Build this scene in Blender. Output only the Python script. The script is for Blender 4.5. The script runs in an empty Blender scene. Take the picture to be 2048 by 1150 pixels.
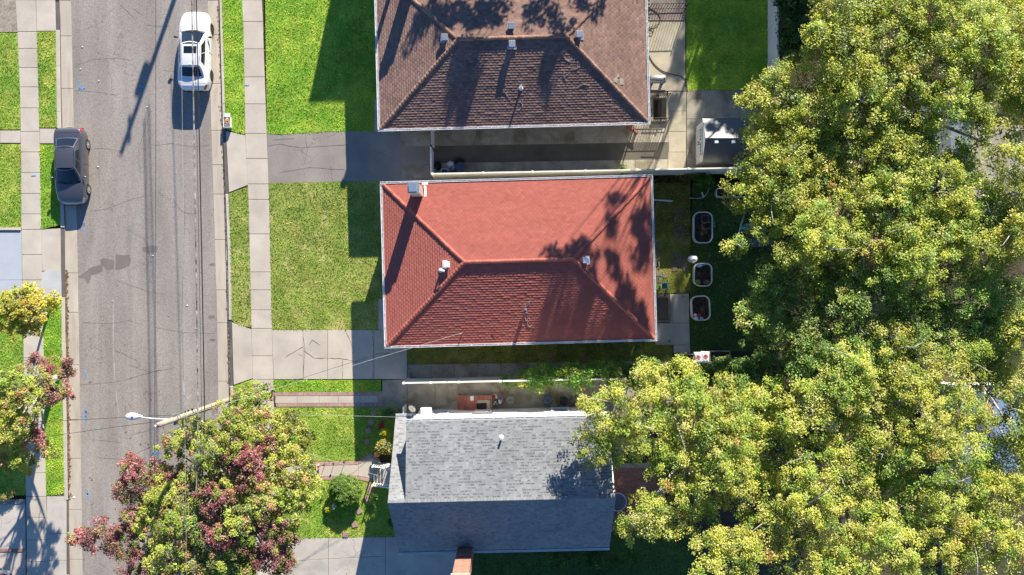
import bpy, math, random
import numpy as np
from mathutils import Vector, Matrix, Quaternion
random.seed(7); RNG = np.random.default_rng(7)
R = math.radians
scene = bpy.context.scene
COL = scene.collection

# ---------------------------------------------------------------- camera, sky, sun, exposure
S, CH = 33.5, 52.0                       # picture pixels per metre on the ground, drone height in metres
cam = bpy.data.cameras.new('camera'); camo = bpy.data.objects.new('camera', cam); COL.objects.link(camo)
camo.location = (0, 0, CH); camo.rotation_euler = (0, 0, 0)
cam.sensor_fit = 'HORIZONTAL'; cam.angle = 2*math.atan((1024/S)/CH); cam.clip_end = 2000; cam.clip_start = .5
scene.camera = camo
ELEV, AZ = R(22.6), math.atan2(.30, .954)
world = bpy.data.worlds.new('World'); scene.world = world; world.use_nodes = True
wn = world.node_tree.nodes; wl = world.node_tree.links
bg = wn['Background']; sky = wn.new('ShaderNodeTexSky'); sky.sky_type = 'NISHITA'; sky.sun_disc = False
sky.sun_elevation = ELEV; sky.sun_rotation = AZ; sky.air_density = 1.0; sky.dust_density = .0; sky.ozone_density = 8.0
wl.new(sky.outputs[0], bg.inputs[0]); bg.inputs[1].default_value = .084
sun = bpy.data.lights.new('sun', 'SUN'); suno = bpy.data.objects.new('sun', sun); COL.objects.link(suno)
sun.energy = 5.0; sun.angle = R(.5); sun.color = (1.0, .92, .79)
sdir = Vector((math.sin(AZ)*math.cos(ELEV), math.cos(AZ)*math.cos(ELEV), math.sin(ELEV)))
suno.rotation_euler = (-sdir).to_track_quat('-Z', 'Y').to_euler(); suno.location = (10, 30, 40)
vs = scene.view_settings; vs.view_transform = 'Standard'; vs.look = 'None'; vs.gamma = 1; vs.exposure = 1.08
vs.use_curve_mapping = False

def P(px, py, h=0.0):
    """point at height h that stands over picture position px, py"""
    f = (CH-h)/CH/S
    return Vector(((px-1024)*f, (575-py)*f, h))

# ---------------------------------------------------------------- materials
def mk(name, col=(.5,.5,.5), rough=.85, var=.2, scale=1.2, fine=22., fvar=.12, spec=.3, metal=0., bump=0., stain=None,
       stains=None, attr=False, rnd=0., stretch=None, trans=0., crack=None, emit=None, coat=0., fscale3=None):
    m = bpy.data.materials.new(name); m.use_nodes = True
    nt = m.node_tree; N = nt.nodes; L = nt.links
    b = N['Principled BSDF']; b.inputs['Roughness'].default_value = rough; b.inputs['Metallic'].default_value = metal
    b.inputs['Specular IOR Level'].default_value = spec
    if coat: b.inputs['Coat Weight'].default_value = coat; b.inputs['Coat Roughness'].default_value = .05
    geo = N.new('ShaderNodeNewGeometry'); pos = geo.outputs['Position']
    if stretch:
        mp = N.new('ShaderNodeMapping'); mp.inputs['Scale'].default_value = stretch
        L.new(pos, mp.inputs['Vector']); spos = mp.outputs[0]
    else: spos = pos
    if attr:
        a = N.new('ShaderNodeAttribute'); a.attribute_name = 'col'; c = a.outputs['Color']
    else:
        rgb = N.new('ShaderNodeRGB'); rgb.outputs[0].default_value = (*col, 1); c = rgb.outputs[0]
    def noise(sc, det=3., p=pos, dist=0.):
        n = N.new('ShaderNodeTexNoise'); n.inputs['Scale'].default_value = sc; n.inputs['Detail'].default_value = det
        n.inputs['Distortion'].default_value = dist
        L.new(p, n.inputs['Vector']); return n.outputs['Fac']
    def rng(f, a, b_, lo, hi):
        r = N.new('ShaderNodeMapRange'); r.clamp = True
        L.new(f, r.inputs['Value'])
        for k, v in zip(('From Min','From Max','To Min','To Max'), (a, b_, lo, hi)): r.inputs[k].default_value = v
        return r.outputs[0]
    def mul(cc, f):
        v = N.new('ShaderNodeVectorMath'); v.operation = 'SCALE'
        L.new(cc, v.inputs[0]); L.new(f, v.inputs['Scale']); return v.outputs[0]
    def mix(f, c1, col2):
        x = N.new('ShaderNodeMix'); x.data_type = 'RGBA'
        L.new(f, x.inputs['Factor']); L.new(c1, x.inputs[6]); x.inputs[7].default_value = (*col2, 1); return x.outputs[2]
    for st in (([stain] if stain else []) + (stains or [])):
        sc2, sc, lo, hi, amt = st
        c = mix(rng(noise(sc, 4., spos, .6), lo, hi, 0., amt), c, sc2)
    if var: c = mul(c, rng(noise(scale, 4., spos), .3, .7, 1-var, 1+var))
    if fvar: c = mul(c, rng(noise(fine, 2.), .25, .75, 1-fvar, 1+fvar))
    if rnd:
        oi = N.new('ShaderNodeObjectInfo'); c = mul(c, rng(oi.outputs['Random'], 0, 1, 1-rnd, 1+rnd))
    if crack:
        sc, wd, amt = crack
        nz = N.new('ShaderNodeTexNoise'); nz.inputs['Scale'].default_value = 1.7; nz.inputs['Detail'].default_value = 4
        L.new(pos, nz.inputs['Vector'])
        va = N.new('ShaderNodeVectorMath'); va.operation = 'ADD'; L.new(pos, va.inputs[0]); L.new(nz.outputs['Color'], va.inputs[1])
        vo = N.new('ShaderNodeTexVoronoi'); vo.feature = 'DISTANCE_TO_EDGE'; vo.inputs['Scale'].default_value = sc
        L.new(va.outputs[0], vo.inputs['Vector'])
        ck = rng(vo.outputs['Distance'], 0, wd, amt, 0.)
        gate = rng(noise(.35, 2.), .42, .6, 0., 1.)
        mm = N.new('ShaderNodeMath'); mm.operation = 'MULTIPLY'; L.new(ck, mm.inputs[0]); L.new(gate, mm.inputs[1])
        inv = N.new('ShaderNodeMath'); inv.operation = 'SUBTRACT'; inv.inputs[0].default_value = 1; L.new(mm.outputs[0], inv.inputs[1])
        c = mul(c, inv.outputs[0])
    L.new(c, b.inputs['Base Color'])
    if bump:
        bp = N.new('ShaderNodeBump'); bp.inputs['Strength'].default_value = bump; bp.inputs['Distance'].default_value = .03
        L.new(noise(fine*1.3, 3.), bp.inputs['Height']); L.new(bp.outputs[0], b.inputs['Normal'])
    if trans:
        tr = N.new('ShaderNodeBsdfTranslucent'); L.new(c, tr.inputs['Color'])
        mx = N.new('ShaderNodeMixShader'); mx.inputs[0].default_value = trans
        L.new(b.outputs[0], mx.inputs[1]); L.new(tr.outputs[0], mx.inputs[2])
        L.new(mx.outputs[0], N['Material Output'].inputs['Surface'])
    return m

CONC = dict(rough=.9, var=.10, scale=.9, fine=30, fvar=.08, bump=.15)
MT = {
 'soil': mk('soil', (.085,.062,.04), var=.4, scale=.8, fine=9, fvar=.4, bump=.5, stains=[((.05,.06,.02), .5, .45, .65, .8)]),
 'asphalt': mk('asphalt', (.315,.278,.247), rough=.92, var=.17, scale=.6, fine=20, fvar=.3, bump=.5, stretch=(1.5,.22,1),
     stains=[((.30,.275,.25), 1.1, .5, .75, .6), ((.16,.15,.145), .9, .62, .8, .6)], crack=(.42,.010,.34)),
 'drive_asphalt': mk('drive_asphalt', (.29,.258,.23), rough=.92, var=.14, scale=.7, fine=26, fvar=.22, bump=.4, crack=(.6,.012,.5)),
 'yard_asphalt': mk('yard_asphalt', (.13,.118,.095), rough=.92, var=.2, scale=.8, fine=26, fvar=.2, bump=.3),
 'tar': mk('tar', (.13,.115,.105), rough=.8, var=.2),
 'stain': mk('stain', (.19,.168,.15), rough=.85, var=.12, fine=26, fvar=.22),
 'concrete': mk('concrete', (.525,.465,.385), rnd=.05, stains=[((.40,.36,.30), .7, .55, .8, .5)], **CONC),
 'gutter_concrete': mk('gutter_concrete', (.50,.44,.36), rnd=.05, stains=[((.36,.27,.18), 1.3, .5, .75, .55)], stretch=(2.,.4,1), **CONC),
 'kerb': mk('kerb', (.53,.48,.41), rnd=.04, **CONC),
 'grey_concrete': mk('grey_concrete', (.50,.455,.40), rnd=.06, stains=[((.30,.29,.27), .8, .5, .75, .6)], crack=(.5,.01,.5), **CONC),
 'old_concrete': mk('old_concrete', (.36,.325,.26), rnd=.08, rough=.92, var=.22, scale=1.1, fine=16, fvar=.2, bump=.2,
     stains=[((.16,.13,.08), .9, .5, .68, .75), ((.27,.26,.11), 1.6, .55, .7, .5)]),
 'patio': mk('patio', (.46,.41,.31), rnd=.06, rough=.92, var=.16, scale=1.0, fine=18, fvar=.14, bump=.2,
     stains=[((.30,.25,.15), .8, .5, .7, .6)]),
 'blue_drive': mk('blue_drive', (.44,.47,.52), rough=.7, var=.06, fvar=.04),
 'new_concrete': mk('new_concrete', (.48,.48,.47), rough=.85, var=.1, fvar=.06),
 'brick': mk('brick', (.42,.20,.145), attr=True, var=.12, fine=18, fvar=.15, bump=.2),
 'paver_brick': mk('paver_brick', (.35,.2,.17), attr=True, var=.15, fine=14, fvar=.15),
 'mortar': mk('mortar', (.30,.27,.24)),
 'white_vinyl': mk('white_vinyl', (.78,.76,.70), rough=.5, var=.05, fvar=.02, rnd=.03),
 'dirty_white': mk('dirty_white', (.74,.72,.64), rough=.6, var=.12, scale=1.4, fvar=.06, rnd=.04, stains=[((.42,.42,.27), 1.4, .58, .8, .45)]),
 'white_paint': mk('white_paint', (.80,.79,.77), rough=.5, var=.04, fvar=.02),
 'white_metal': mk('white_metal', (.78,.78,.78), rough=.4, var=.05, fvar=.03, spec=.5),
 'galv': mk('galv', (.55,.56,.57), rough=.35, metal=.85, var=.15, fvar=.06),
 'tan_tank': mk('tan_tank', (.80,.77,.68), rough=.5, var=.12, fvar=.05),
 'grey_metal': mk('grey_metal', (.30,.32,.33), rough=.4, metal=.4, var=.1, fvar=.05),
 'dark_metal': mk('dark_metal', (.03,.03,.032), rough=.5, var=.1),
 'black_rubber': mk('black_rubber', (.02,.02,.02), rough=.7, var=.1),
 'cable': mk('cable', (.03,.028,.026), rough=.6, var=.3, scale=2),
 'cable_light': mk('cable_light', (.36,.36,.35), rough=.5, var=.2, scale=2),
 'cable_twist': mk('cable_twist', (.25,.24,.22), rough=.5, var=.9, scale=3., fvar=.3),
 'pole_wood': mk('pole_wood', (.40,.34,.25), rough=.9, var=.25, scale=2, fine=14, fvar=.2, bump=.3),
 'wood': mk('wood', (.16,.115,.08), rough=.85, var=.25, scale=3, fine=14, fvar=.2),
 'grey_wood': mk('grey_wood', (.20,.18,.16), rough=.9, var=.2, scale=3, fine=14, fvar=.2),
 'bark': mk('bark', (.17,.14,.11), rough=.95, var=.3, scale=2.5, fine=12, fvar=.3, bump=.6),
 'pale_bark': mk('pale_bark', (.42,.38,.33), rough=.95, var=.3, scale=3, fine=12, fvar=.3, bump=.5),
 'siding_cream': mk('siding_cream', (.62,.58,.48), rough=.7, var=.06, stretch=(.3,.3,6)),
 'siding_white': mk('siding_white', (.80,.79,.77), rough=.6, var=.04, fvar=.02, stretch=(.3,.3,6)),
 'tile_red': mk('tile_red', attr=True, rough=.8, var=.06, scale=.5, fine=9, fvar=.05, stretch=(.5,1.6,1), stains=[((.24,.075,.06), .5, .58, .8, .25), ((.45,.20,.15), .9, .62, .8, .3)]),
 'tile_brown': mk('tile_brown', attr=True, rough=.88, var=.16, scale=.6, fine=9, fvar=.12, stains=[((.10,.07,.055), .5, .5, .75, .35)]),
 'cap_red': mk('cap_red', (.41,.125,.09), rough=.8, var=.12, rnd=.16),
 'cap_brown': mk('cap_brown', (.29,.178,.13), rough=.88, var=.2, scale=2, rnd=.22),
 'deck_red': mk('deck_red', (.10,.03,.025)), 'deck_brown': mk('deck_brown', (.06,.04,.035)),
 'shingle': mk('shingle', attr=True, rough=.95, var=.10, scale=.5, fine=30, fvar=.12, stains=[((.20,.19,.185), .45, .55, .78, .3)]),
 'glass': mk('glass', (.012,.016,.022), rough=.04, spec=.9, var=0, fvar=0),
 'window_glass': mk('window_glass', (.03,.035,.04), rough=.08, spec=.7, var=0, fvar=0),
 'car_white': mk('car_white', (.80,.80,.80), rough=.28, spec=.5, var=.015, fvar=0, coat=.6),
 'car_grey': mk('car_grey', (.20,.195,.205), rough=.3, metal=.7, spec=.5, var=.03, fvar=0, coat=.7),
 'car_trim': mk('car_trim', (.02,.02,.022), rough=.45, var=.05, fvar=0),
 'lamp_red': mk('lamp_red', (.45,.012,.015), rough=.15, spec=.6, var=.05, fvar=0),
 'lamp_clear': mk('lamp_clear', (.6,.62,.64), rough=.12, spec=.7, var=.1, fvar=0),
 'alloy': mk('alloy', (.62,.62,.62), rough=.3, metal=.7, var=.06, fvar=0),
 'dark_alloy': mk('dark_alloy', (.10,.085,.075), rough=.35, metal=.6, var=.06, fvar=0),
 'leaf': mk('leaf', attr=True, rough=.42, var=.12, scale=.5, fvar=0, spec=.5, trans=.42),
 'grass': mk('grass', attr=True, rough=.7, var=.1, scale=1.2, fine=8, fvar=.12, spec=.15, trans=.35),
 'mulch': mk('mulch', (.075,.052,.035), rough=.95, var=.4, scale=4, fine=14, fvar=.5, bump=.6),
 'plastic_bag': mk('plastic_bag', (.75,.76,.80), rough=.35, var=.08, scale=5, fvar=.05),
 'print_red': mk('print_red', (.60,.04,.05), rough=.5, var=.03), 'print_blue': mk('print_blue', (.25,.35,.6), rough=.5, var=.03),
 'orange': mk('orange', (.75,.22,.03), rough=.5, var=.15, scale=6), 'yellow': mk('yellow', (.80,.62,.03), rough=.6, var=.1, scale=6),
 'blue_paint': mk('blue_paint', (.13,.30,.55), rough=.9, var=.3, scale=5, fine=30, fvar=.35),
 'blue_plastic': mk('blue_plastic', (.06,.18,.42), rough=.4, var=.06), 'pale_blue': mk('pale_blue', (.35,.52,.62), rough=.4, var=.06),
 'bin_blue': mk('bin_blue', (.045,.075,.115), rough=.5, var=.08), 'bin_grey': mk('bin_grey', (.16,.155,.14), rough=.6, var=.1),
 'bin_black': mk('bin_black', (.012,.012,.014), rough=.45, var=.1), 'pink': mk('pink', (.55,.04,.20), rough=.5, var=.06),
 'teal': mk('teal', (.03,.22,.2), rough=.5, var=.15, scale=3), 'tarp_grey': mk('tarp_grey', (.10,.12,.15), rough=.5, var=.2, scale=3),
 'cream': mk('cream', (.58,.50,.38), rough=.8, var=.08), 'stone_pink': mk('stone_pink', (.40,.25,.22), rough=.9, var=.12, rnd=.1),
 'moss': mk('moss', (.165,.19,.035), rough=.95, var=.35, scale=1.6, fine=12, fvar=.3, bump=.4, stains=[((.30,.20,.09), 1.5, .5, .68, .8)]),
 'paver_grey': mk('paver_grey', (.20,.18,.15), rough=.95, var=.2, rnd=.15, stains=[((.12,.13,.03), 2., .5, .7, .7)]),
 'card': mk('card', (.62,.56,.46), rough=.8, var=.06), 'mat_dark': mk('mat_dark', (.035,.03,.027), rough=.95, var=.4, scale=9, fvar=.4),
 'sky_tint_metal': mk('sky_tint_metal', (.42,.50,.60), rough=.25, metal=.6, var=.1),  # whitish metal, reflected blue sky put into its base colour
}

# ---------------------------------------------------------------- mesh helpers
class MB:
    def __init__(s): s.v = []; s.f = []; s.c = []
    def add(s, vs, fs, col=None):
        o = len(s.v); s.v += [tuple(p) for p in vs]
        for f in fs: s.f.append(tuple(i+o for i in f)); s.c.append(col)
        return s
    def quad(s, a, b, c, d, col=None): return s.add([a,b,c,d], [(0,1,2,3)], col)
    def box(s, c, d, rz=0., col=None, bev=0., M=None):
        hx, hy, hz = d[0]/2, d[1]/2, d[2]/2
        if bev:
            b = min(bev, hx*.9, hy*.9, hz*.9)
            r = []
            for z, k in ((-hz, b), (-hz+b, 0), (hz-b, 0), (hz, b)):
                r += [(x*(hx-k), y*(hy-k), z) for x, y in ((-1,-1),(1,-1),(1,1),(-1,1))]
            fs = [(3,2,1,0), (12,13,14,15)]
            for j in range(3):
                for i in range(4): fs.append((4*j+i, 4*j+(i+1)%4, 4*j+4+(i+1)%4, 4*j+4+i))
        else:
            r = [(x*hx, y*hy, z*hz) for z in (-1,1) for x, y in ((-1,-1),(1,-1),(1,1),(-1,1))]
            fs = [(3,2,1,0),(4,5,6,7),(0,1,5,4),(1,2,6,5),(2,3,7,6),(3,0,4,7)]
        if M is not None: r = [tuple(M @ Vector(p)) for p in r]
        else:
            ca, sa = math.cos(rz), math.sin(rz)
            r = [(c[0]+x*ca-y*sa, c[1]+x*sa+y*ca, c[2]+z) for x, y, z in r]
        return s.add(r, fs, col)
    def prism(s, pts, z0, z1, bev=0., col=None):
        pts = [Vector((p[0], p[1])) for p in pts]
        ar = sum(pts[i].x*pts[(i+1)%len(pts)].y - pts[(i+1)%len(pts)].x*pts[i].y for i in range(len(pts)))
        if ar < 0: pts.reverse()
        n = len(pts)
        def inset(k):
            out = []
            for i in range(n):
                a, b, c = pts[i-1], pts[i], pts[(i+1)%n]
                d1 = (b-a).normalized(); d2 = (c-b).normalized()
                n1 = Vector((-d1.y, d1.x)); n2 = Vector((-d2.y, d2.x)); m = n1+n2
                m = m/max(m.length_squared/2, .4)
                out.append(b+m*k)
            return out
        rings = [(pts, z0), (pts, z1-bev)] + ([(inset(bev), z1)] if bev else [])
        if not bev: rings[1] = (pts, z1)
        vs = [(p.x, p.y, z) for r, z in rings for p in r]
        fs = [tuple(range((len(rings)-1)*n, len(rings)*n))]
        for j in range(len(rings)-1):
            for i in range(n): fs.append((j*n+i, j*n+(i+1)%n, (j+1)*n+(i+1)%n, (j+1)*n+i))
        return s.add(vs, fs, col)
    def tube(s, path, rad, n=8, cap=True, col=None):
        path = [Vector(p) for p in path]; m = len(path)
        rad = rad if hasattr(rad, '__len__') else [rad]*m
        vs = []; up = None
        for i, p in enumerate(path):
            t = (path[min(i+1, m-1)]-path[max(i-1, 0)]).normalized()
            if up is None: up = Vector((0,0,1)) if abs(t.z) < .9 else Vector((1,0,0))
            a = t.cross(up).normalized(); b = a.cross(t).normalized(); up = b
            for k in range(n):
                th = 2*math.pi*k/n; vs.append(p + (a*math.cos(th)+b*math.sin(th))*rad[i])
        fs = [(j*n+k, j*n+(k+1)%n, (j+1)*n+(k+1)%n, (j+1)*n+k) for j in range(m-1) for k in range(n)]
        if cap: fs += [tuple(range(n-1, -1, -1)), tuple(range((m-1)*n, m*n))]
        return s.add(vs, fs, col)
    def lathe(s, prof, c=(0,0,0), n=20, M=None, col=None):
        vs = []
        for r, z in prof:
            for k in range(n):
                th = 2*math.pi*k/n; p = Vector((r*math.cos(th), r*math.sin(th), z))
                vs.append((M @ p) if M is not None else p+Vector(c))
        m = len(prof)
        fs = [(j*n+k, j*n+(k+1)%n, (j+1)*n+(k+1)%n, (j+1)*n+k) for j in range(m-1) for k in range(n)]
        fs += [tuple(range(n-1, -1, -1)), tuple(range((m-1)*n, m*n))]
        return s.add(vs, fs, col)
    def blob(s, c, r, n=10, m=7, jit=.12, col=None, flat=0.):
        vs = []; c = Vector(c)
        for j in range(m+1):
            ph = math.pi*j/m
            for k in range(n):
                th = 2*math.pi*k/n; q = 1+random.uniform(-jit, jit)*(0 < j < m)
                z = -math.cos(ph)
                vs.append(c+Vector((r[0]*math.sin(ph)*math.cos(th)*q, r[1]*math.sin(ph)*math.sin(th)*q, r[2]*max(z, -1+flat)*q)))
        fs = [(j*n+k, j*n+(k+1)%n, (j+1)*n+(k+1)%n, (j+1)*n+k) for j in range(m) for k in range(n)]
        return s.add(vs, fs, col)
    def mesh(s, name, off=(0,0,0), smooth=False):
        me = bpy.data.meshes.new(name)
        me.from_pydata([(v[0]-off[0], v[1]-off[1], v[2]-off[2]) for v in s.v], [], s.f)
        if any(c is not None for c in s.c):
            at = me.attributes.new('col', 'FLOAT_COLOR', 'CORNER'); buf = []
            for f, c in zip(s.f, s.c): buf += [c[0], c[1], c[2], 1.]*len(f)
            at.data.foreach_set('color', buf)
        if smooth: me.polygons.foreach_set('use_smooth', [True]*len(me.polygons))
        me.update(); return me

ORG = {}                     # world origin of each thing, so that parts may be drawn in world coordinates
def link(name, data, mat=None, parent=None):
    o = bpy.data.objects.new(name, data); COL.objects.link(o)
    if mat is not None and data is not None: data.materials.append(MT[mat] if isinstance(mat, str) else mat)
    if parent is not None: o.parent = parent
    return o
def thing(name, label, cat, loc=(0,0,0), group=None, rz=0.):
    o = bpy.data.objects.new(name, None); COL.objects.link(o); o.empty_display_size = .2
    o.location = loc; o.rotation_euler = (0,0,rz); o['label'] = label; o['category'] = cat
    if group: o['group'] = group
    ORG[o.name] = Vector(loc)
    return o
def tag(o, label, cat, group=None, kind=None):
    o['label'] = label; o['category'] = cat
    if group: o['group'] = group
    if kind: o['kind'] = kind
    return o
def part(name, mb, mat, parent, smooth=False, local=False, kind=None, label=None):
    """a part drawn in world coordinates (or local ones) below its thing"""
    off = (0,0,0) if local else ORG.get(parent.name, (0,0,0))
    o = link(name, mb.mesh(name, off, smooth), mat, parent)
    ORG[o.name] = Vector(off)
    if kind: o['kind'] = kind
    if label: o['label'] = label
    return o
def solo(name, mb, mat, label, cat, loc=(0,0,0), group=None, smooth=False):
    """a thing that is one mesh, drawn in world coordinates, origin at loc"""
    o = link(name, mb.mesh(name, loc, smooth), mat); o.location = loc; ORG[o.name] = Vector(loc)
    return tag(o, label, cat, group)
def struct(name, mb, mat):
    o = link(name, mb.mesh(name), mat); o['kind'] = 'structure'; ORG[o.name] = Vector((0,0,0)); return o
def poly(pts, h=0.): return [P(x, y, h) for x, y in pts]
def lerp(tab, y):
    for (y0, x0), (y1, x1) in zip(tab, tab[1:]):
        if y <= y1: return x0+(x1-x0)*(y-y0)/(y1-y0)
    (y0, x0), (y1, x1) = tab[-2:]
    return x0+(x1-x0)*(y-y0)/(y1-y0)
# ---------------------------------------------------------------- the ground and the street
ZG, ZR = -.16, -.12
def rect_px(x0, y0, x1, y1): a = P(x0, y0); b = P(x1, y1); return (min(a.x,b.x), min(a.y,b.y), max(a.x,b.x), max(a.y,b.y))
PITS = [rect_px(1306, 196, 1332, 240), rect_px(1314, 596, 1336, 640)]      # two basement stairwells are open holes
gx = sorted({-220, 220, *[p[0] for p in PITS], *[p[2] for p in PITS]}); gy = sorted({-220, 220, *[p[1] for p in PITS], *[p[3] for p in PITS]})
mb = MB()
for i in range(len(gx)-1):
    for j in range(len(gy)-1):
        cx, cy = (gx[i]+gx[i+1])/2, (gy[j]+gy[j+1])/2
        if any(p[0] < cx < p[2] and p[1] < cy < p[3] for p in PITS): continue
        mb.quad((gx[i],gy[j],ZG), (gx[i+1],gy[j],ZG), (gx[i+1],gy[j+1],ZG), (gx[i],gy[j+1],ZG))
struct('ground', mb, 'soil')

YS = [-1400,-400,-60,0,65,180,260,300,450,550,650,700,770,850,990,1150,1300,2600]
roadL = [(-1400,115),(0,140),(250,145),(460,152),(640,155),(800,158),(1150,163),(2600,190)]
roadR = [(-1400,385),(0,414),(250,421),(470,428),(650,433),(800,435),(1150,440),(2600,470)]
gutL = [(-1400,93),(0,118),(255,122),(460,129),(700,130.5),(1150,138),(2600,165)]
gutR = [(-1400,410),(0,438),(260,445.5),(480,455),(650,458),(800,461),(1150,465),(2600,495)]
kerbL = [(-1400,86),(0,110.5),(255,114),(460,121.5),(700,123.5),(1150,131),(2600,158)]
kerbR = [(-1400,415),(0,443.5),(260,451),(480,460.5),(650,463.5),(800,466.5),(1150,470.5),(2600,500)]
walkLL = [(-1400,0),(0,31),(65,35),(180,40),(290,42),(450,43),(690,47),(860,50),(990,52),(1150,55),(2600,80)]
walkLR = [(-1400,40),(0,71),(65,73),(200,77),(290,79),(450,82),(550,84),(690,87),(840,89),(990,92),(1150,95),(2600,120)]
walkRL = [(-1400,455),(0,484),(60,487),(265,490.5),(400,497),(655,503),(760,505.5),(1150,512),(2600,540)]
walkRR = [(-1400,494),(0,523),(40,525),(260,533),(400,538),(660,543.5),(770,547),(1150,554),(2600,582)]
def strip(mb, A, B, z, ys=YS, z0=None, n=1):
    for y0, y1 in zip(ys, ys[1:]):
        q = [P(lerp(A,y0),y0), P(lerp(B,y0),y0), P(lerp(B,y1),y1), P(lerp(A,y1),y1)]
        if z0 is None: mb.quad(*[(p.x,p.y,z) for p in reversed(q)])
        else: mb.prism(q, z0, z)
mb = MB(); strip(mb, roadL, roadR, ZR); road = struct('road', mb, 'asphalt')
for ko, (A, B) in enumerate(((gutL, roadL), (roadR, gutR))):
    mb = MB(); strip(mb, A, B, ZR-.02); g = struct('gutter', mb, 'tar')
    js = ([0,71,176,300,460,546,625,730,840,918,1020,1120] if ko == 0 else [0,68,166,260,329,388,479,580,646,763,860,960,1060])
    js = [-420,-330,-240,-150,-60]+js+[1210,1300]
    for y0, y1 in zip(js, js[1:]):
        o = .45
        q = [P(lerp(A,y0+o),y0+o), P(lerp(B,y0+o),y0+o), P(lerp(B,y1-o),y1-o), P(lerp(A,y1-o),y1-o)]
        part('gutter_slab', MB().prism(q, ZR-.03, ZR+.014+random.uniform(0,.004), .008), 'gutter_concrete', g)
for ko, (A, B) in enumerate(((kerbL, gutL), (gutR, kerbR))):
    mb = MB(); strip(mb, A, B, -.03, z0=ZG); k_ = struct('kerb', mb, 'tar')
    js = list(range(-420, 1330, 92))
    drops = ([(0,60),(258,287),(455,595),(1000,1150)] if ko == 0 else [(258,388),(640,772)])
    cuts = sorted(set(js) | {v for d in drops for v in d})
    for y0, y1 in zip(cuts, cuts[1:]):
        low = any(d[0] <= (y0+y1)/2 <= d[1] for d in drops); o = .2
        q = [P(lerp(A,y0+o),y0+o), P(lerp(B,y0+o),y0+o), P(lerp(B,y1-o),y1-o), P(lerp(A,y1-o),y1-o)]
        part('kerb_stone', MB().prism(q, ZG, -.055 if low else .012, .012), 'kerb', k_)

def slab_row(name, parent, A, B, js, mat, z=.012, off=.5, skip=()):
    for y0, y1 in zip(js, js[1:]):
        if any(s[0] <= (y0+y1)/2 <= s[1] for s in skip): continue
        q = [P(lerp(A,y0+off),y0+off), P(lerp(B,y0+off),y0+off), P(lerp(B,y1-off),y1-off), P(lerp(A,y1-off),y1-off)]
        part(name, MB().prism(q, z-.1, z+random.uniform(-.004,.004), .008), mat, parent)
def bed(name, A, B, z=-.02):
    mb = MB(); strip(mb, A, B, z, z0=ZG); return struct(name, mb, 'tar')
swR = bed('sidewalk', walkRL, walkRR)
slab_row('slab', swR, walkRL, walkRR, [-420,-365,-310,-255,-200,-145,-90,-40,0,43,98,154,208,267,317,368,399,468,544,580,620,657,712,759,802,847,892,937,982,1027,1072,1117,1162], 'concrete')
swL = bed('sidewalk', walkLL, walkLR)
slab_row('slab', swL, walkLL, walkLR, [-380,-330,-280,-230,-180,-130,-80,-35,0,63,97,135,174,216,263,304,345,387,428,459,509,560,615,672,716,760,804,850,900,946,993,1035,1080,1123,1170], 'concrete')

def paving(name, pts, cells, mat, z=.0, base='tar', edge=.35, zt=None):
    """a paved area: a dark bed with one slab object for each cell given in picture pixels"""
    s = struct(name, MB().prism(poly(pts), ZG, z-.02), base)
    for c in cells:
        cx = sum(p[0] for p in c)/len(c); cy = sum(p[1] for p in c)/len(c)
        q = [(x+(edge if x < cx else -edge), y+(edge if y < cy else -edge)) for x, y in c]
        part('slab', MB().prism(poly(q), z-.1, z+random.uniform(-.003,.006), .008), mat, s)
    return s
def grid(xs, ys, skew=0.): return [[(a+skew*(y0),y0),(b+skew*y0,y0),(b+skew*y1,y1),(a+skew*y1,y1)] for a, b in zip(xs, xs[1:]) for y0, y1 in zip(ys, ys[1:])]

# aprons where the drives meet the street
paving('driveway_apron', [(451,260),(490.5,270),(496,371),(458,386)], [[(451.5,262),(490.5,270.5),(496,370),(457.5,385)]], 'concrete', z=-.0)
paving('driveway_apron', [(463.5,644),(503,658),(505.5,757),(467,771)], [[(463.5,645),(503,658.5),(505.5,757),(467,770)]], 'concrete')
paving('driveway_apron', [(71,-70),(110,-70),(112,62),(73,62)], [[(71.5,-70),(110,-70),(110,0),(71.5,0)],[(71.5,0),(110.5,0),(112,62),(73,62)]], 'concrete')
paving('driveway_apron', [(79,257),(114,257),(115,288),(79,288)], [[(79,257),(114,257),(115,287),(79,287)]], 'concrete')
paving('driveway_apron', [(82,458),(121,456),(123,596),(84,596)], [[(82,459),(121,457),(122,542),(84,542)]], 'concrete')
struct('concrete_patch', MB().prism(poly([(83,545),(100,538),(122,542),(123,597),(84,597)]), ZG, .004), 'new_concrete')
paving('driveway_apron', [(92,992),(131,985),(135,1200),(97,1200)], grid([93,133],[993,1067,1121,1200]), 'grey_concrete')
# left-hand plots
struct('dirt_patch', MB().prism(poly([(-80,-60),(31,-60),(35,64),(-80,64)]), ZG, -.01), mk('dirt', (.33,.28,.22), var=.25, scale=2., fine=8, fvar=.25, bump=.4))
paving('footpath', [(-90,260),(41,260),(42,287),(-90,287)], grid([-90,-45,0,41],[261,286]), 'concrete')
paving('painted_driveway', [(-120,463),(43,461),(45,596),(-120,596)], [[(-120,463),(43,462),(44,560),(-120,561)],[(-120,561),(44,560),(45,596),(-120,596)]], 'blue_drive')
part('edging', MB().prism(poly([(-120,455.5),(41.5,455.5),(42,460.5),(-120,460.5)]), ZG, .07, .01), 'kerb', bpy.data.objects['painted_driveway'])
paving('driveway', [(-160,1003),(52,1000),(55,1200),(-160,1200)], grid([-160,-80,-20,51],[1008,1098,1104,1200]), 'grey_concrete')
mb = MB()
for i in range(46):
    x = -60+i*2.35; mb.box(P(x+1.1, 1101, .006), (.06,.15,.05), col=(.33+random.uniform(-.05,.05),.19,.16))
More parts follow.
